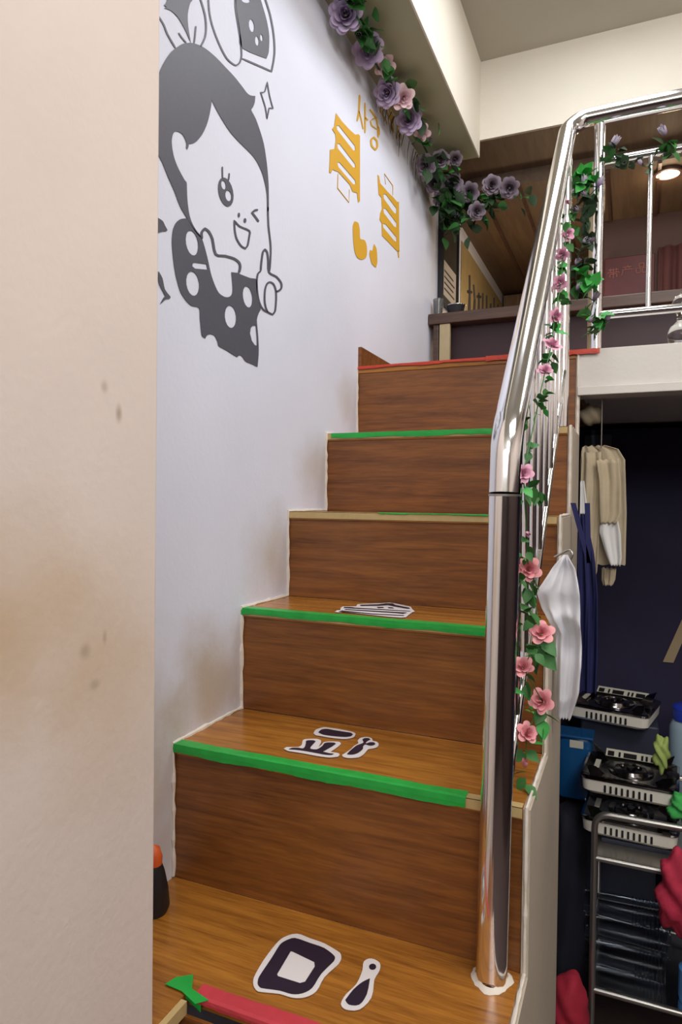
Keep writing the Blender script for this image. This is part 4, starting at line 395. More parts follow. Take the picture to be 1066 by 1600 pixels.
# ceiling garland along the corner of wall and soffit
r = random.Random(11)
ga = thing('rose_garland', (.05, 1.2, 1.84), 'artificial lilac rose garland with green leaves running along the top of the mural wall', 'garland')
gp = [(.045, .62, 1.848), (.05, .80, 1.843), (.045, .96, 1.848), (.05, 1.12, 1.838), (.05, 1.32, 1.845), (.055, 1.50, 1.835), (.06, 1.68, 1.80), (.09, 1.80, 1.76), (.2, 1.78, 1.77), (.33, 1.76, 1.78)]
gpath = rounded(gp, .08, 4)
MB().tube(gpath, .0035, 6).build('stem', m_leafd, ga, smooth=60)
toc = lambda p: (CAM-Vector(p)).normalized()
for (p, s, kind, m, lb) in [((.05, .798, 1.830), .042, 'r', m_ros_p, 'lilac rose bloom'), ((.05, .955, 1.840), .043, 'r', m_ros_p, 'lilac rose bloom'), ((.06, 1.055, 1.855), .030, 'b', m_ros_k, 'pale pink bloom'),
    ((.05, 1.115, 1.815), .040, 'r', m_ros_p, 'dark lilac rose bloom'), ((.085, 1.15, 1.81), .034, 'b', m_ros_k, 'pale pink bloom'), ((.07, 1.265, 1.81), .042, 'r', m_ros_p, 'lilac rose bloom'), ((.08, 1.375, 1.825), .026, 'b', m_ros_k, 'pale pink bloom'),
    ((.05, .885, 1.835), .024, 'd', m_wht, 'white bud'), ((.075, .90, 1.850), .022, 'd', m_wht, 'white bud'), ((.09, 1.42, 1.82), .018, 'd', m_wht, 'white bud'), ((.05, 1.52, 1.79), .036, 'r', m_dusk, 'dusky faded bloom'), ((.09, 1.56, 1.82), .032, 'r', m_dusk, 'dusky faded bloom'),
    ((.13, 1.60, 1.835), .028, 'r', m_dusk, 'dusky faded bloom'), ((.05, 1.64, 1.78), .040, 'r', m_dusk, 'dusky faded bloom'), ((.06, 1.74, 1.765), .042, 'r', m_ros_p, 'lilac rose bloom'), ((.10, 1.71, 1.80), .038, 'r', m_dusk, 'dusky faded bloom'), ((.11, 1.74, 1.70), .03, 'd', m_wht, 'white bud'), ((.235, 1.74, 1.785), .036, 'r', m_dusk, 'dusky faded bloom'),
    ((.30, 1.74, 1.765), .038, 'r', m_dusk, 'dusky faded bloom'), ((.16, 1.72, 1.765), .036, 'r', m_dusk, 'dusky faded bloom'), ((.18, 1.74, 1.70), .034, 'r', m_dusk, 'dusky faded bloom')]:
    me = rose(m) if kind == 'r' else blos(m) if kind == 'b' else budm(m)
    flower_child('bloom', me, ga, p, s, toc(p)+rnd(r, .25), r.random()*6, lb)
for i in range(215):
    u = r.random() if i < 120 else .62+.38*r.random()
    k = u*(len(gpath)-1); a = gpath[int(k)]; b_ = gpath[min(int(k)+1, len(gpath)-1)]; p = a.lerp(b_, k-int(k))
    low = p.y > 1.45
    q = p+Vector((abs(r.gauss(0, .028))-.005, r.uniform(-.03, .03), -abs(r.gauss(0, .045 if low else .012))))
    q.x = max(q.x, .016); q.z = min(q.z, 1.852)
    d = Vector((r.uniform(-.1, 1), r.uniform(-1, .6), r.uniform(-1, .25))).normalized()
    if q.x+d.x*.05 < .01: d.x = abs(d.x)
    leaf_child(ga, q, r.uniform(.034, .056), d, m_leafd if (low and r.random() < .6) or r.random() < .25 else m_leafb if r.random() < .2 else m_leaf, r.uniform(-1, 1), r)
# hanging cluster below the end of the garland
for i in range(80):
    p = Vector((.03+abs(r.gauss(0, .055)), 1.72+r.uniform(-.05, .08), 1.77-abs(r.gauss(0, .06))))
    leaf_child(ga, p, r.uniform(.036, .060), Vector((r.uniform(-.2, 1), r.uniform(-1, .3), r.uniform(-1, .1))), m_leafd if r.random() < .5 else m_leaf, r.uniform(-1, 1), r)
tw = MB()
for i in range(34):
    y = 1.12+.60*r.random(); L = r.uniform(.02, .075)*(1.2 if y > 1.3 else .9)
    tw.tube([(.018, y, 1.835), (.010, y+r.uniform(-.01, .01), 1.835-L*.5), (.006, y+r.uniform(.0, .03), 1.835-L)], [.0016, .0012, .0006], 5)
tag(tw.build('hanging_tendrils', m_twig, ga), 'thin brown hanging tendrils', kind='stuff')

# pink blossom vine hung on the stair railing; every point lies beside the balusters
gb = thing('blossom_vine', (.583, .5, .5), 'artificial vine of pink blossoms and green leaves hanging along the stair railing', 'garland')
PB = [((0.585, 0.1866, 0.6633), 0.0131, 1), ((0.585, 0.227, 0.5815), 0.0109, 0), ((0.585, 0.2532, 0.5263), 0.0177, 1), ((0.606, 0.2396, 0.437), 0.0174, 1), ((0.585, 0.2166, 0.3912), 0.0154, 1), ((0.606, 0.2697, 0.3305), 0.0189, 1), ((0.585, 0.2609, 0.2838), 0.016, 1), ((0.585, 0.2529, 0.2373), 0.0141, 0), ((0.585, 0.509, 0.9068), 0.0173, 1), ((0.585, 0.555, 0.97), 0.0155, 1), ((0.585, 0.665, 1.0658), 0.0167, 1), ((0.585, 0.4181, 0.8445), 0.0129, 1), ((0.585, 0.695, 1.1321), 0.0144, 1), ((0.585, 0.7728, 1.2022), 0.0151, 1), ((0.585, 0.8063, 1.2814), 0.0126, 0)]
stem = sorted([Vector(p[0]) for p in PB], key=lambda v: v.z)
MB().tube([stem[0]]+[p+Vector((.0, 0, 0)) for p in stem[1:]], .0009, 6).build('stem', m_leaf, gb, smooth=60)
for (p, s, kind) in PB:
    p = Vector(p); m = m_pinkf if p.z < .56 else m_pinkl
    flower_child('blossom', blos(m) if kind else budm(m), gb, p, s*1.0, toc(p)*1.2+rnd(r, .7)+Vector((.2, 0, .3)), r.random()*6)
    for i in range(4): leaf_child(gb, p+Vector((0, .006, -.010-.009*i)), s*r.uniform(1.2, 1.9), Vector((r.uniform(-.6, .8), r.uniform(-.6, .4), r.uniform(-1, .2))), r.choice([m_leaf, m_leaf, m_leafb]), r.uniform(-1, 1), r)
PL = [((0.585, 0.2531, 0.6429), 0.0186, 0), ((0.585, 0.3266, 0.6394), 0.0159, 0), ((0.585, 0.2152, 0.5162), 0.0144, 0), ((0.585, 0.24, 0.4674), 0.0184, 0), ((0.585, 0.2904, 0.4475), 0.0174, 0), ((0.585, 0.2096, 0.4539), 0.0108, 0), ((0.606, 0.2124, 0.4194), 0.016, 0), ((0.585, 0.3122, 0.3877), 0.0158, 0), ((0.606, 0.2913, 0.4086), 0.0134, 0), ((0.585, 0.3474, 0.2884), 0.0143, 1), ((0.585, 0.2596, 0.7038), 0.0131, 0), ((0.585, 0.3659, 0.7736), 0.0164, 1), ((0.585, 0.3232, 0.7878), 0.0139, 0), ((0.585, 0.4726, 0.8711), 0.0157, 0), ((0.585, 0.5476, 0.9446), 0.0154, 0), ((0.585, 0.6581, 1.0281), 0.0166, 0), ((0.585, 0.7, 1.1051), 0.0158, 1), ((0.585, 0.7383, 1.2177), 0.0161, 0), ((0.585, 0.8762, 1.2851), 0.0176, 0), ((0.585, 0.2285, 0.7377), 0.0091, 0), ((0.585, 0.1992, 0.5488), 0.0089, 0)]
for (p, s, br) in PL:
    for i in range(5): leaf_child(gb, Vector(p)+rnd(r, .008), s*r.uniform(.9, 1.4), Vector((r.uniform(-1, 1), r.uniform(-.7, .4), r.uniform(-1, .7))), m_leafb if br else m_leaf, r.uniform(-1, 1), r)

# violet bud vine around the loft post and middle rail
gc = thing('bud_vine', (.63, 1.02, 1.3), 'artificial vine of white and violet buds twined round the loft railing post', 'garland')
CB = [((0.5714, 1.012, 1.3957), 0.0128, 'w', 0), ((0.6012, 1.012, 1.4064), 0.0207, 'w', 1), ((0.6338, 1.012, 1.3976), 0.0207, 'v', 1), ((0.6106, 1.012, 1.3735), 0.0191, 'd', 1), ((0.5918, 1.012, 1.3453), 0.0191, 'd', 0), ((0.6035, 1.012, 1.2683), 0.0207, 'w', 1), ((0.6183, 1.012, 1.2631), 0.0143, 'd', 0), ((0.5864, 1.012, 1.2172), 0.0175, 'w', 1), ((0.5904, 1.012, 1.1521), 0.0175, 'w', 1), ((0.6295, 1.012, 1.1212), 0.0191, 'd', 1), ((0.6185, 1.012, 1.0722), 0.0191, 'w', 1), ((0.6596, 1.012, 1.0715), 0.0159, 'v', 1), ((0.6628, 1.012, 1.4866), 0.0239, 'v', 0), ((0.7815, 1.012, 1.495), 0.0223, 'v', 0), ((0.6921, 1.012, 1.4442), 0.012, 'w', 0), ((0.7317, 1.012, 1.4324), 0.012, 'w', 0)]
MB().tube([Vector(c[0]) for c in CB if c[3]], .0018, 6).build('stem', m_leafd, gc, smooth=60)
for (p, s, kind, _) in CB:
    p = Vector(p); m = {'w': m_wht, 'd': m_dusk, 'v': m_wht}[kind]
    flower_child('bud', budm(m), gc, p, s*1.15, Vector((r.uniform(-.6, .8), -.6, r.uniform(-.3, .9))), r.random()*6, 'violet-edged white bud' if kind != 'd' else 'dusky bud')
CL = [((0.5902, 1.015, 1.4284), 0.0319, 2), ((0.6125, 1.015, 1.4291), 0.0319, 2), ((0.601, 1.015, 1.4077), 0.0287, 2), ((0.5831, 1.015, 1.4029), 0.0255, 1), ((0.6202, 1.015, 1.4075), 0.0255, 2), ((0.5957, 1.015, 1.3647), 0.0287, 0), ((0.6108, 1.015, 1.3513), 0.0287, 0), ((0.6024, 1.015, 1.3213), 0.0319, 0), ((0.5924, 1.015, 1.2913), 0.0287, 1), ((0.612, 1.015, 1.2775), 0.0255, 0), ((0.6038, 1.015, 1.2348), 0.0255, 0), ((0.5865, 1.015, 1.1976), 0.0255, 0), ((0.6087, 1.015, 1.2106), 0.0255, 0), ((0.5793, 1.015, 1.1748), 0.0287, 1), ((0.5988, 1.015, 1.1772), 0.0351, 2), ((0.6244, 1.015, 1.1586), 0.0319, 2), ((0.6168, 1.015, 1.1704), 0.0287, 2), ((0.6106, 1.015, 1.0926), 0.0223, 1), ((0.6403, 1.015, 1.0865), 0.0287, 2), ((0.6452, 1.015, 1.0549), 0.0287, 1), ((0.6307, 1.015, 1.0437), 0.0223, 1), ((0.5908, 1.015, 1.3937), 0.0255, 0), ((0.6208, 1.015, 1.3731), 0.0223, 0), ((0.663, 1.015, 1.4664), 0.0255, 1), ((0.6773, 1.015, 1.4714), 0.0223, 0), ((0.7063, 1.015, 1.4384), 0.0223, 0), ((0.685, 1.015, 1.4423), 0.0191, 0), ((0.7889, 1.015, 1.4681), 0.0255, 1), ((0.8027, 1.015, 1.455), 0.0255, 1), ((0.7756, 1.015, 1.4527), 0.0191, 0), ((0.7416, 1.015, 1.4259), 0.0191, 0)]
for (p, s, br) in CL:
    for i in range(5): leaf_child(gc, Vector(p)+rnd(r, .010), s*r.uniform(1.0, 1.4), Vector((r.uniform(-1, 1), r.uniform(-.9, .2), r.uniform(-.8, .8))), {2: m_leafb, 1: m_leaf, 0: m_leafd}[br], r.uniform(-1, 1), r)

# ---------------------------------------------------------------- loft furniture
ct = thing('bar_counter', (.0, 1.75, Z[5]), 'dark brown bar counter with pale post across the loft behind the railing', 'counter')
MB().box((.002, 1.74, 1.298), (2.4, 1.95, 1.338), .003).build('top', m_counter, ct)
MB().box((.03, 1.80, Z[5]+.001), (2.4, 1.82, 1.297)).build('front_panel', m_cpanel, ct)
MB().box((.045, 1.745, Z[5]+.001), (.085, 1.765, 1.297), .002).build('leg', m_post, ct)
MB().box((.02, 1.75, Z[5]+.001), (.040, 1.80, 1.297), .002).build('leg', m_counter, ct)
m_glass = mat('clear_glass', (.9, .93, .92), .03, trans=1, ior=1.45); m_jar = mat('smoky_glass', (.35, .36, .36), .08, trans=.8)
t = thing('glass_tumbler', (.032, 1.775, 1.338), 'small smoky glass tumbler on the counter against the wall', 'glass')
MB().lathe([(0, 0), (.018, 0), (.021, .062), (.0195, .062), (.0165, .006), (0, .006)], (.032, 1.775, 1.338)).build('glass_body', m_jar, t, smooth=40)
t = thing('ash_bowl', (.10, 1.78, 1.338), 'dark bowl with shiny rim on the counter next to the tumbler', 'bowl')
MB().lathe([(0, 0), (.030, 0), (.038, .030), (.034, .030), (.027, .008), (0, .008)], (.10, 1.78, 1.338)).build('bowl_body', m_black, t, smooth=40)
MB().tube([(.10+.036*cos(a), 1.78+.036*sin(a), 1.369) for a in [2*pi*i/24 for i in range(24)]], .0022, 8, closed=True).build('rim', m_chrome, t, smooth=60)
t = thing('framed_picture', (0, 2.0, 1.6), 'narrow black-framed picture on the loft wall above the counter', 'picture')
m_pic = mat('dark_print', (.05, .045, .035), .4, var=.7, scale=14); m_paper = mat('pale_paper', (.55, .50, .44), .6); m_txt = mat('print_ink', (.06, .05, .05), .6)
MB().box((.001, 1.885, 1.44), (.014, 2.13, 1.82)).build('picture_print', m_pic, t)
for a, b in (((.0015, 1.872, 1.427), (.022, 1.886, 1.833)), ((.0015, 2.129, 1.427), (.022, 2.143, 1.833)), ((.0015, 1.886, 1.427), (.022, 2.129, 1.441)), ((.0015, 1.886, 1.819), (.022, 2.129, 1.833))): MB().box(a, b).build('frame_side', m_black, t)
cp = MB().box((.0141, 1.90, 1.46), (.0155, 2.115, 1.60)).build('caption_panel', m_paper, t)
for i in range(4): MB().box((.0156, 1.92, 1.485+i*.024), (.0162, 2.09-.02*(i % 2), 1.492+i*.024)).build('print_line', m_txt, cp)
t = thing('wall_poster', (0, 2.8, 1.6), 'ochre poster with dark brush lettering on the loft wall beyond the picture', 'poster')
m_och = mat('ochre_paper', (.40, .30, .14), .6, var=.2, scale=10)
MB().box((.001, 2.26, 1.345), (.006, 3.30, 1.80)).build('sheet', m_och, t)
rp = random.Random(5)
for i in range(8):
    y = 2.40+i*.105; z0 = 1.50+.012*i+rp.uniform(-.02, .02)
    MB().tube([(.008, y, z0), (.008, y+rp.uniform(-.01, .02), z0+.09), (.008, y+rp.uniform(-.01, .01), z0+.16+rp.uniform(-.04, .03))], [.012, .008, .006], 6).build('brush_stroke', m_txt, t)
    if i % 2 == 0: MB().tube([(.008, y-.03, z0+.1), (.008, y+.05, z0+.12)], .007, 6).build('brush_stroke', m_txt, t)
t = thing('slanted_board', (.2, 3.3, 1.5), 'brown wooden sliding panel leaning at the back of the loft', 'board')
m_brownp = wood('brown_panel', (.10, .06, .03), (.24, .14, .07), .5, 'Z'); 
for i, x in enumerate((.08, .22, .36)): MB().box((x-.068, 3.30, 1.006), (x+.068, 3.325, 1.85), .004).build('panel', m_brownp, t)
# red sign with characters at the back
sg = thing('red_sign', (.75, 2.44, 1.6), 'dark red shop sign with pale Chinese characters in the loft behind the railing', 'sign')
m_sred = mat('sign_red', (.085, .012, .016), .5, var=.3, scale=8); m_slet = mat('sign_letter', (.26, .10, .09), .5)
MB().box((.60, 2.43, 1.46), (.80, 2.449, 1.70), .003).build('sign_board', m_sred, sg)
def char(cx, cz, s, strokes):
    mb = MB()
    for (a, b_, c, d) in strokes: mb.tube([(cx+a*s, 2.4285, cz+b_*s), (cx+c*s, 2.4285, cz+d*s)], s*.05, 6)
    mb.build('character', m_slet, sg)
dai = [(-.45, .3, .45, .3), (-.25, .45, -.25, .12), (0, .45, 0, .12), (.25, .45, .25, .12), (-.48, .08, .48, .08), (-.48, .08, -.48, -.05), (.48, .08, .48, -.05), (-.3, -.08, .3, -.08), (-.3, -.08, -.3, -.4), (.3, -.08, .3, -.4), (0, .05, 0, -.5)]
chan = [(0, .5, .05, .4), (-.4, .35, .4, .35), (-.2, .3, -.12, .18), (.2, .3, .12, .18), (-.4, .12, .45, .12), (-.38, .12, -.4, -.2), (-.4, -.2, -.5, -.48)]
pin = [(-.2, .45, .2, .45), (-.2, .45, -.2, .1), (.2, .45, .2, .1), (-.2, .1, .2, .1), (-.45, 0, -.08, 0), (-.45, 0, -.45, -.42), (-.08, 0, -.08, -.42), (-.45, -.42, -.08, -.42), (.08, 0, .45, 0), (.08, 0, .08, -.42), (.45, 0, .45, -.42), (.08, -.42, .45, -.42)]
for i, c in enumerate((dai, chan, pin)): char(.637+.056*i, 1.632+.004*i, .046, c)
t = thing('red_curtain', (.95, 2.42, 1.4), 'dark red pleated curtain hanging in the loft right of the red sign', 'curtain')
m_cur = mat('curtain_cloth', (.10, .035, .035), .8)
MB().sheet([[Vector((.815+.42*j/60, 2.425+.012*sin(j*.9), z)) for j in range(61)] for z in (1.012, 1.3, 1.6, 1.72)]).build('cloth', m_cur, t, smooth=180, solid=.003)
# recessed loft lamp
lp = thing('ceiling_lamp', (.83, 2.06, 1.87), 'glowing round downlight in the brown loft ceiling', 'lamp')
MB().lathe([(.052, 0), (.052, -.012), (.040, -.012), (.040, -.002)], (.83, 2.06, 1.87), 32).build('ring', m_counter, lp, smooth=40)
MB().lathe([(0, -.009), (.040, -.009), (.040, -.004), (0, -.004)], (.83, 2.06, 1.87), 32).build('bulb_lens', mat('lamp_lens', (1, .86, .62), .5, emit=7), lp, smooth=40)
point('downlight_glow', (.83, 2.06, 1.80), .04, .5, (1, .74, .48)); point('loft_inner_lamp', (.40, 2.35, 1.45), .08, 2.2, (1, .74, .46))
t = thing('glass_gourd_jar', (.828, 1.10, 1.008), 'clear glass double-bulb jar on the loft edge behind the bottom rail', 'jar')
MB().lathe([(0, 0), (.016, .001), (.028, .014), (.032, .032), (.026, .052), (.012, .064), (.010, .070), (.012, .086), (.020, .098), (.022, .112), (.016, .126), (.006, .134), (0, .135)], (.828, 1.10, 1.008), 28).build('jar_body', m_glass, t, smooth=60)

# ---------------------------------------------------------------- small bag behind the near wall
t = thing('umbrella_pouch', (.032, .106, Z[0]), 'small black pouch with orange top on the lowest tread behind the cream wall', 'pouch')
MB().lathe([(0, 0), (.022, 0), (.026, .010), (.023, .040), (.018, .064), (.013, .078)], (.032, .106, Z[0]), 20).build('pouch_body', m_black, t, smooth=60)
MB().lathe([(.0135, .076), (.014, .088), (.010, .102), (0, .108)], (.032, .106, Z[0]), 20).build('top', m_orange, t, smooth=60)

# ---------------------------------------------------------------- hanging cloths
def scaled(p, k): return CAM+(Vector(p)-CAM)*k
def cloth(rows, amp, freq, seed, n=18, sub=5, crumple=0):
    """rows: (z, x left, x right, y); folds run down the cloth"""
    out = []; r_ = random.Random(seed); ph = [r_.random()*6 for _ in range(4)]
    for a, b in zip(rows[:-1], rows[1:]):
        for s in range(sub):
            t_ = s/sub; q = [a[i]+(b[i]-a[i])*t_ for i in range(4)]; out.append(q)
    out.append(list(rows[-1])); R = []
    for q in out:
        R.append([Vector((q[1]+(q[2]-q[1])*j/n, q[3]+amp*(sin(freq*j/n*6.28+ph[0]+q[0]*4)+.5*sin(freq*2.3*j/n*6.28+ph[1]-q[0]*9))*min(1, (q[2]-q[1])/.03), q[0]+.002*sin(j*1.3+ph[2]))) for j in range(n+1)])
    if crumple:
        from mathutils import noise
        for row in R:
            for p in row: q = noise.noise_vector(p*17+Vector((seed, 0, 0))); p.y += crumple*(abs(q.y)*2-.5); p.x += crumple*.3*q.x
    return MB().sheet(R)
m_bag = mat('white_plastic_bag', (.68, .68, .72), .35, bump=.2, scale=25, var=.06); m_beige = mat('beige_cloth', (.46, .38, .26), .85, var=.2, scale=20, bump=.3); m_white = mat('white_cloth', (.66, .65, .64), .8)
m_navyc = mat('navy_cloth', (.014, .016, .085), .8, var=.3, scale=15)
t = thing('plastic_bag', (.62, .47, .53), 'crumpled white plastic bag hanging on the side of the stairs', 'bag')
R1 = [(.535, .618, .624, .455), (.512, .600, .638, .452), (.470, .574, .645, .445), (.440, .582, .647, .445), (.398, .6055, .648, .452), (.345, .6065, .649, .455), (.300, .6055, .645, .458), (.250, .6075, .632, .462)]
cloth(R1, .005, 1.3, 3, 24, 7, .008).build('bag_body', m_bag, t, smooth=180, solid=.001, sub=1)
MB().tube(rounded([(W+.0105, .46, .530), (.625, .458, .545), (.632, .455, .538), (.628, .455, .528)], .006), .0018, 8).build('handle_hook', m_dsteel, t, smooth=60)
t = thing('beige_apron', (.65, 1.09, .75), 'folded beige cloth apron hanging under the white loft slab', 'apron')
cloth([(.772, .604, .660, 1.095), (.762, .602, .690, 1.092), (.735, .600, .706, 1.09), (.600, .600, .712, 1.09), (.472, .598, .712, 1.09), (.468, .60, .710, 1.09)], .004, 2.6, 5).build('cloth_back', m_beige, t, smooth=180, solid=.002)
cloth([(.755, .604, .650, 1.075), (.66, .602, .655, 1.072), (.55, .600, .650, 1.072), (.45, .600, .645, 1.074), (.432, .604, .640, 1.076)], .005, 1.5, 6).build('cloth_fold', m_beige, t, smooth=180, solid=.002)
cloth([(.735, .640, .692, 1.062), (.68, .648, .698, 1.060), (.60, .650, .700, 1.060), (.575, .652, .690, 1.060)], .004, 1.1, 7).build('cloth_fold', m_beige, t, smooth=180, solid=.002)
cloth([(.60, .652, .690, 1.066), (.55, .650, .700, 1.064), (.49, .668, .703, 1.064), (.47, .676, .700, 1.064)], .003, 1.2, 8).build('white_fold', m_white, t, smooth=180, solid=.002)
cloth([(.68, .603, .612, 1.055), (.60, .603, .622, 1.055), (.54, .604, .618, 1.056), (.50, .606, .611, 1.056)], .002, 1.0, 12).build('white_fold', m_white, t, smooth=180, solid=.002)
cloth([(.46, .655, .690, 1.10), (.43, .655, .688, 1.10), (.415, .660, .682, 1.10)], .004, 2.2, 15).build('cloth_fold', m_beige, t, smooth=180, solid=.002)
MB().tube([(.65, 1.088, .768), (.65, 1.088, .893)], .0016, 8).build('cord', m_dsteel, t)
t = thing('navy_apron', (.64, 1.05, .6), 'long navy blue cloth hanging below the beige apron beside the plastic bag', 'apron')
cloth([(.60, .606, .619, 1.025), (.50, .602, .641, 1.028), (.40, .605, .651, 1.028), (.25, .604, .653, 1.03), (.15, .607, .651, 1.03)], .006, 2.2, 9).build('cloth', m_navyc, t, smooth=180, solid=.002, sub=1)
for (x0, x1) in ((.6045, .640), (.634, .640)):
    MB().sheet([[Vector((x0+(x1-x0)*s-.005, .80+.0*s, .625-.13*s)), Vector((x0+(x1-x0)*s+.006*(1-.3*s), .80, .625-.13*s))] for s in (0, .25, .5, .75, 1)]).build('strap', m_navyc, t, solid=.0015)
t = thing('cloth_bundle', (.625, 1.10, .87), 'beige crumpled cloth bundle tucked under the corner of the loft slab', 'cloth')
bm = bmesh.new(); bmesh.ops.create_icosphere(bm, subdivisions=3, radius=.028)
rb = random.Random(2)
for v in bm.verts: v.co *= 1+.13*sin(v.co.x*190+v.co.z*120)+.05*rb.uniform(-1, 1)
mbb = MB().add([v.co+Vector((.622, 1.135, .858)) for v in bm.verts], [[v.index for v in f.verts] for f in bm.faces]); bm.free(); mbb.build('bundle', m_beige, t, smooth=180)
t = thing('wall_notice', (.64, 1.84, .8), 'small grey-blue notice pinned on the navy wall under the loft', 'notice')
MB().box((.565, 1.845, .832), (.655, 1.8495, .872)).build('card', mat('notice_card', (.10, .12, .17), .6), t)
t = thing('yellow_strip', (.86, 1.845, .1), 'slanted tan tape strip on the navy wall at the right', 'tape')
MB().prism([(.835, .075), (.868, .075), (.93, .25), (.90, .25)], 1.845, 1.8495, 'Y').build('strip', mat('tan_tape', (.42, .32, .18), .6), t)

# ---------------------------------------------------------------- rack and its load
rk = thing('steel_rack', (.85, 1.3, -.9), 'grey tubular steel shelf rack under the loft holding stoves and clear cups', 'rack')
for yy in (1.15, 1.50):
    MB().tube(rounded([(.648, yy, -.9), (.648, yy, -.198), (1.05, yy, -.198), (1.05, yy, -.9)], .04, 8), .0085, 14).build('side_frame', m_dsteel, rk, smooth=60)
for z in (-.318, -.672):
    MB().tube([(.648, 1.15, z), (1.05, 1.15, z)], .008, 12).build('rail', m_dsteel, rk, smooth=60)
    MB().tube([(.648, 1.50, z), (1.05, 1.50, z)], .008, 12).build('rail', m_dsteel, rk, smooth=60)
    MB().tube([(.648, 1.15, z), (.648, 1.50, z)], .007, 12).build('rail', m_dsteel, rk, smooth=60)
    MB().box((.655, 1.16, z-.004), (1.045, 1.495, z+.004)).build('shelf_plate', m_chrome if z < -.5 else m_dsteel, rk)
m_wst = mat('white_enamel', (.84, .80, .70), .35); m_pan = mat('chrome_pan', (.24, .23, .23), .15, 1, bump=.15, scale=18); m_lbl = mat('paper_label', (.62, .60, .50), .5)
def stove(loc, rz, lab):
    t = thing('portable_stove', loc, lab, 'gas stove', 'stacked portable gas stoves', rz=rz)
    w_, d_, h_ = .122, .106, .046
    def rr_(w2, d2, z, c=.022, n=5):
        out = []
        for (sx, sy, a0) in ((1, 1, 0), (-1, 1, 90), (-1, -1, 180), (1, -1, 270)):
            for i in range(n+1): a = radians(a0+90*i/n); out.append(Vector((sx*(w2-c)+c*cos(a), sy*(d2-c)+c*sin(a), z)))
        return out
    def loft(rings, name, m, cap=True):
        n = len(rings[0]); mb = MB(); vs = [p for q in rings for p in q]
        fs = [(i*n+j, i*n+(j+1) % n, (i+1)*n+(j+1) % n, (i+1)*n+j) for i in range(len(rings)-1) for j in range(n)]
        if cap: fs += [tuple(range(n))[::-1], tuple((len(rings)-1)*n+j for j in range(n))]
        return mb.add(vs, fs).build(name, m, t, smooth=35, local=True)
    loft([rr_(w_-.012, d_-.012, .004), rr_(w_-.003, d_-.003, .012), rr_(w_, d_, h_)], 'body', m_wst)
    pan = loft([rr_(w_+.002, d_+.002, h_-.002), rr_(w_+.003, d_+.003, h_+.004), rr_(w_-.004, d_-.004, h_+.007), rr_(w_-.018, d_-.016, h_+.001), rr_(w_-.03, d_-.03, h_+.0015)], 'top_pan', m_pan)
    for i in range(9):
        x = -.058+.0145*i
        MB().box((x-.0028, -d_-.0012, .014), (x+.0028, -d_+.006, .034), .0012).build('vent_slot', m_black, t, local=True)
    MB().lathe([(.062, h_), (.060, h_+.006), (.046, h_+.002), (.042, h_+.010), (.030, h_+.012), (.028, h_+.005), (.012, h_+.005), (.010, h_+.014), (0, h_+.014)], (0, 0, 0), 32).build('burner', m_pan, t, smooth=40, local=True)
    for sx in (-1, 1):
        for sy in (-1, 1):
            c = Vector((sx*(w_-.024), sy*(d_-.024), h_)); inw = Vector((-sx*.034, -sy*.030, 0)); q = Vector((-inw.y, inw.x, 0)).normalized()*.0012
            A, B, C2 = c, c+inw, c+Vector((sx*.012, sy*.010, .034)); D2 = c+inw*.35+Vector((0, 0, .024))
            MB().add([A-q, B-q, D2-q, C2-q, A+q, B+q, D2+q, C2+q], [(0, 1, 2, 3), (7, 6, 5, 4), (0, 1, 5, 4), (1, 2, 6, 5), (2, 3, 7, 6), (3, 0, 4, 7)]).build('pot_support', m_pan, t, local=True)
    for sx in (-1, 1): MB().lathe([(0, .004), (.006, .004), (.007, -.0), (0, -.0)], (sx*.08, -.07, 0), 12).build('foot', m_black, t, local=True)
    ls = MB().add([(-.075, d_-.030, h_+.008), (.085, d_-.030, h_+.008), (.085, d_-.004, h_+.022), (-.075, d_-.004, h_+.022), (-.075, d_-.004, h_+.006), (.085, d_-.004, h_+.006)], [(0, 1, 2, 3), (3, 2, 5, 4), (0, 3, 4), (1, 5, 2), (0, 4, 5, 1)]).build('label_strip', m_lbl, t, local=True)
    for q, (xa, xb) in enumerate(((-.070, -.052), (-.040, -.034), (-.026, .010), (.022, .028), (.034, .040), (.048, .076))):
        MB().add([(xa, d_-.0285, h_+.0093), (xb, d_-.0285, h_+.0093), (xb, d_-.012, h_+.0182), (xa, d_-.012, h_+.0182), (xa, d_-.0285, h_+.0083), (xb, d_-.0285, h_+.0083), (xb, d_-.012, h_+.0172), (xa, d_-.012, h_+.0172)], [(0, 1, 2, 3), (0, 1, 5, 4), (2, 3, 7, 6), (1, 2, 6, 5), (3, 0, 4, 7)]).build('label_mark', m_black, ls, local=True)
    MB().box((-.096, -.03, h_+.006), (-.082, .03, h_+.009)).build('warning_label', m_lbl, t, local=True)
    MB().lathe([(0, 0), (.016, 0), (.016, .012), (0, .014)], (w_-.014, 0, h_+.004), 16).build('knob', m_black, t, smooth=40, local=True)
    return t
stove((.738, 1.335, -.302), radians(-4), 'white portable gas stove at the bottom of the stack on the rack')
stove((.735, 1.330, -.185), radians(-4), 'white portable gas stove in the middle of the stack, above the rack bar')
stove((.684, 1.60, -.068), radians(-12), 'white portable gas stove highest up, beside the white plastic bag')
m_bluep = mat('blue_plastic', (.012, .12, .34), .22, trans=.35); m_greyb = mat('dark_crate_plastic', (.03, .035, .06), .5)
t = thing('dark_crate', (.69, 1.62, -.9), 'tall dark plastic crate stack under the highest stove', 'crate')
for i in range(3): MB().box((.585, 1.55, -.899+.277*i), (.815, 1.71, -.623+.277*i), .006).build('crate_tier', m_greyb, t)
t = thing('dark_crate', (.91, 1.60, -.9), 'dark plastic crate standing under the pale blue water jug', 'crate')
for i in range(2): MB().box((.84, 1.53, -.899+.293*i), (.98, 1.67, -.608+.293*i), .006).build('crate_tier', m_greyb, t)
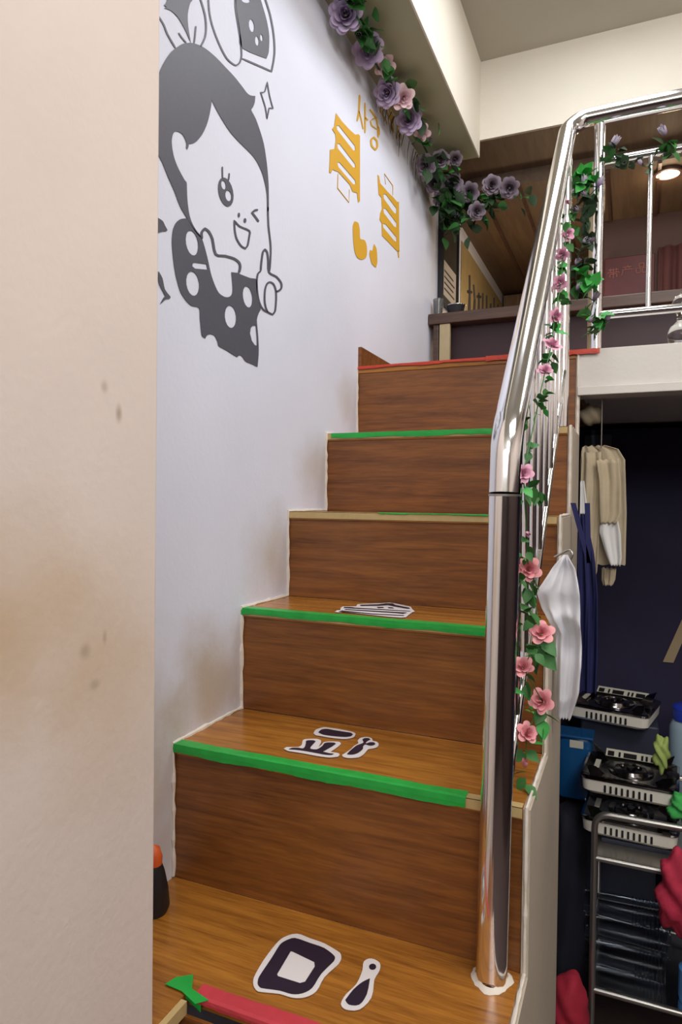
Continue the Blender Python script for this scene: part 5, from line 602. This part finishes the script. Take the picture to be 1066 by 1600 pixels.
t = thing('stacking_tray', (.735, 1.33, -.31), 'thin dark tray between the stoves on the rack', 'tray')
for s in ((-.314, -.3035), (-.250, -.247)):
    pass
MB().box((.632+.03, 1.24, -.3139), (.84, 1.42, -.303), .002).build('tray_plate', m_greyb, t)
t = thing('blue_tub', (.575, 1.49, -.30), 'translucent blue plastic tub wedged beside the middle stove', 'tub')
MB().box((.528, 1.45, -.30), (.625, 1.535, -.105), .014).build('tub_body', m_bluep, t, smooth=40)
MB().box((.524, 1.446, -.107), (.629, 1.539, -.098), .003).build('rim', m_bluep, t)
MB().box((.560, 1.4480, -.135), (.600, 1.4499, -.112)).build('label', m_lbl, t)
t = thing('navy_sack', (.57, 1.44, -.9), 'tall dark navy sack standing beside the rack below the blue tub', 'sack')
cl = MB(); rows = []
for i in range(13):
    z = -.9+.585*i/12; rows.append([Vector((.570+.052*cos(a)*(1+.09*sin(3*a+i*.7))*(1-.25*(i/12)**2), 1.44+.075*sin(a)*(1+.07*sin(5*a-i*.6)), z+.012*sin(2*a)*(i == 12))) for a in [2*pi*j/28 for j in range(29)]])
cl.sheet(rows); n_ = 29; cl.f += [tuple(range(28))[::-1], tuple(12*29+j for j in range(28))]
cl.build('sack_body', mat('sack_cloth', (.035, .036, .055), .85, var=.3, scale=12, bump=.4), t, smooth=180)
m_clear = mat('clear_plastic', (.72, .78, .86), .05, trans=1, ior=1.18, spec=1.0)
for i, (z, x0, x1, lab) in enumerate([(-.632, .602, .830, 'row of nested clear plastic cups lying lowest on the rack shelf'), (-.563, .600, .842, 'row of nested clear plastic cups lying in the middle of the pile'), (-.494, .598, .820, 'row of nested clear plastic cups lying on top of the pile')]):
    t = thing('cup_stack', ((x0+x1)/2, 1.25, z-.034), lab, 'cups', 'nested clear cups on the lower shelf')
    MB().lathe([(.0, 0), (.026, 0), (.034, x1-x0-.03)], (x0+.022, 1.25, z), 28, 'X').build('cup_wall', m_clear, t, smooth=40)
    for j in range(9):
        xx = x1-.075+j*.009
        MB().tube([(xx, 1.25+.0345*cos(a), z+.0345*sin(a)) for a in [2*pi*q/24 for q in range(24)]], .0016, 6, closed=True).build('cup_rim', m_clear, t, smooth=60)
m_rosecl = mat('crimson_cloth', (.50, .03, .07), .8, var=.35, scale=30, bump=.6)
def lump(c, rad, seed, m, name, parent, amp=.14, fr=55):
    bm = bmesh.new(); bmesh.ops.create_icosphere(bm, subdivisions=4, radius=1); rr2 = random.Random(seed); ph = [rr2.random()*6 for _ in range(3)]
    for v in bm.verts:
        n = v.co.normalized(); d = 1+amp*sin(n.x*5+ph[0]+3*sin(n.z*3))+amp*.6*sin(n.z*9+n.x*6+ph[1])+amp*.3*sin(n.y*17+n.z*13+ph[2])
        v.co = Vector((c[0]+n.x*rad[0]*d, c[1]+n.y*rad[1]*d, c[2]+n.z*rad[2]*d))
    mb = MB().add([v.co.copy() for v in bm.verts], [[v.index for v in f.verts] for f in bm.faces]); bm.free(); return mb.build(name, m, parent, smooth=180)
t = thing('crimson_cloth', (.87, 1.13, -.4), 'crumpled crimson cloth draped over the right side of the rack', 'cloth')
lump((.852, 1.105, -.345), (.052, .03, .10), 4, m_rosecl, 'cloth_body', t)
t = thing('red_cushion', (.57, 1.12, -.82), 'red cushion standing on the floor at the foot of the rack', 'cushion')
lump((.595, 1.09, -.70), (.05, .06, .095), 6, mat('red_cover', (.42, .02, .045), .8, var=.2, bump=.3), 'cushion_body', t, .05)
t = thing('red_cloth', (.57, 1.0, -.86), 'brighter red cloth heap on the floor in front of the red cushion', 'cloth')
lump((.585, .96, -.79), (.055, .05, .085), 8, mat('bright_red_cloth', (.62, .05, .05), .8, var=.2, bump=.3), 'cloth_body', t, .06)
m_mint = mat('pale_blue_plastic', (.50, .66, .78), .35, trans=.3); m_bcap = mat('royal_blue_lid', (.02, .05, .50), .4)
t = thing('water_jug', (.911, 1.60, -.3145), 'pale blue plastic jug with royal blue lid on the right of the rack', 'jug')
MB().lathe([(0, 0), (.060, 0), (.066, .02), (.066, .24), (.056, .265), (.040, .276), (0, .276)], (.911, 1.60, -.3145), 32).build('jug_body', m_mint, t, smooth=40)
MB().lathe([(.050, .268), (.058, .270), (.058, .306), (.050, .312), (0, .312)], (.911, 1.60, -.3145), 32).build('lid', m_bcap, t, smooth=40)
t = thing('lime_cloth', (.80, 1.34, -.1), 'pale lime green cloth stuffed beside the water jug', 'cloth')
lump((.812, 1.30, -.065), (.020, .018, .048), 11, mat('lime_fabric', (.36, .48, .13), .8, bump=.4), 'cloth_body', t, .16)
t = thing('green_cloth', (.85, 1.2, -.2), 'bright green cloth on the rack bar at the right edge', 'cloth')
lump((.865, 1.20, -.165), (.036, .022, .034), 13, mat('bright_green_fabric', (.06, .46, .10), .8, bump=.4), 'cloth_body', t, .2)
t = thing('blue_bottle', (.875, 1.22, -.66), 'light blue plastic bottle standing on the lower shelf at the right edge', 'bottle')
MB().lathe([(0, 0), (.030, 0), (.033, .01), (.033, .085), (.012, .105), (.012, .118), (0, .118)], (.890, 1.20, -.667), 24).build('bottle_body', mat('light_blue_plastic', (.10, .32, .75), .3), t, smooth=40)
MB().lathe([(0, .116), (.014, .116), (.014, .134), (0, .134)], (.890, 1.20, -.667), 20).build('cap', m_white, t, smooth=40)
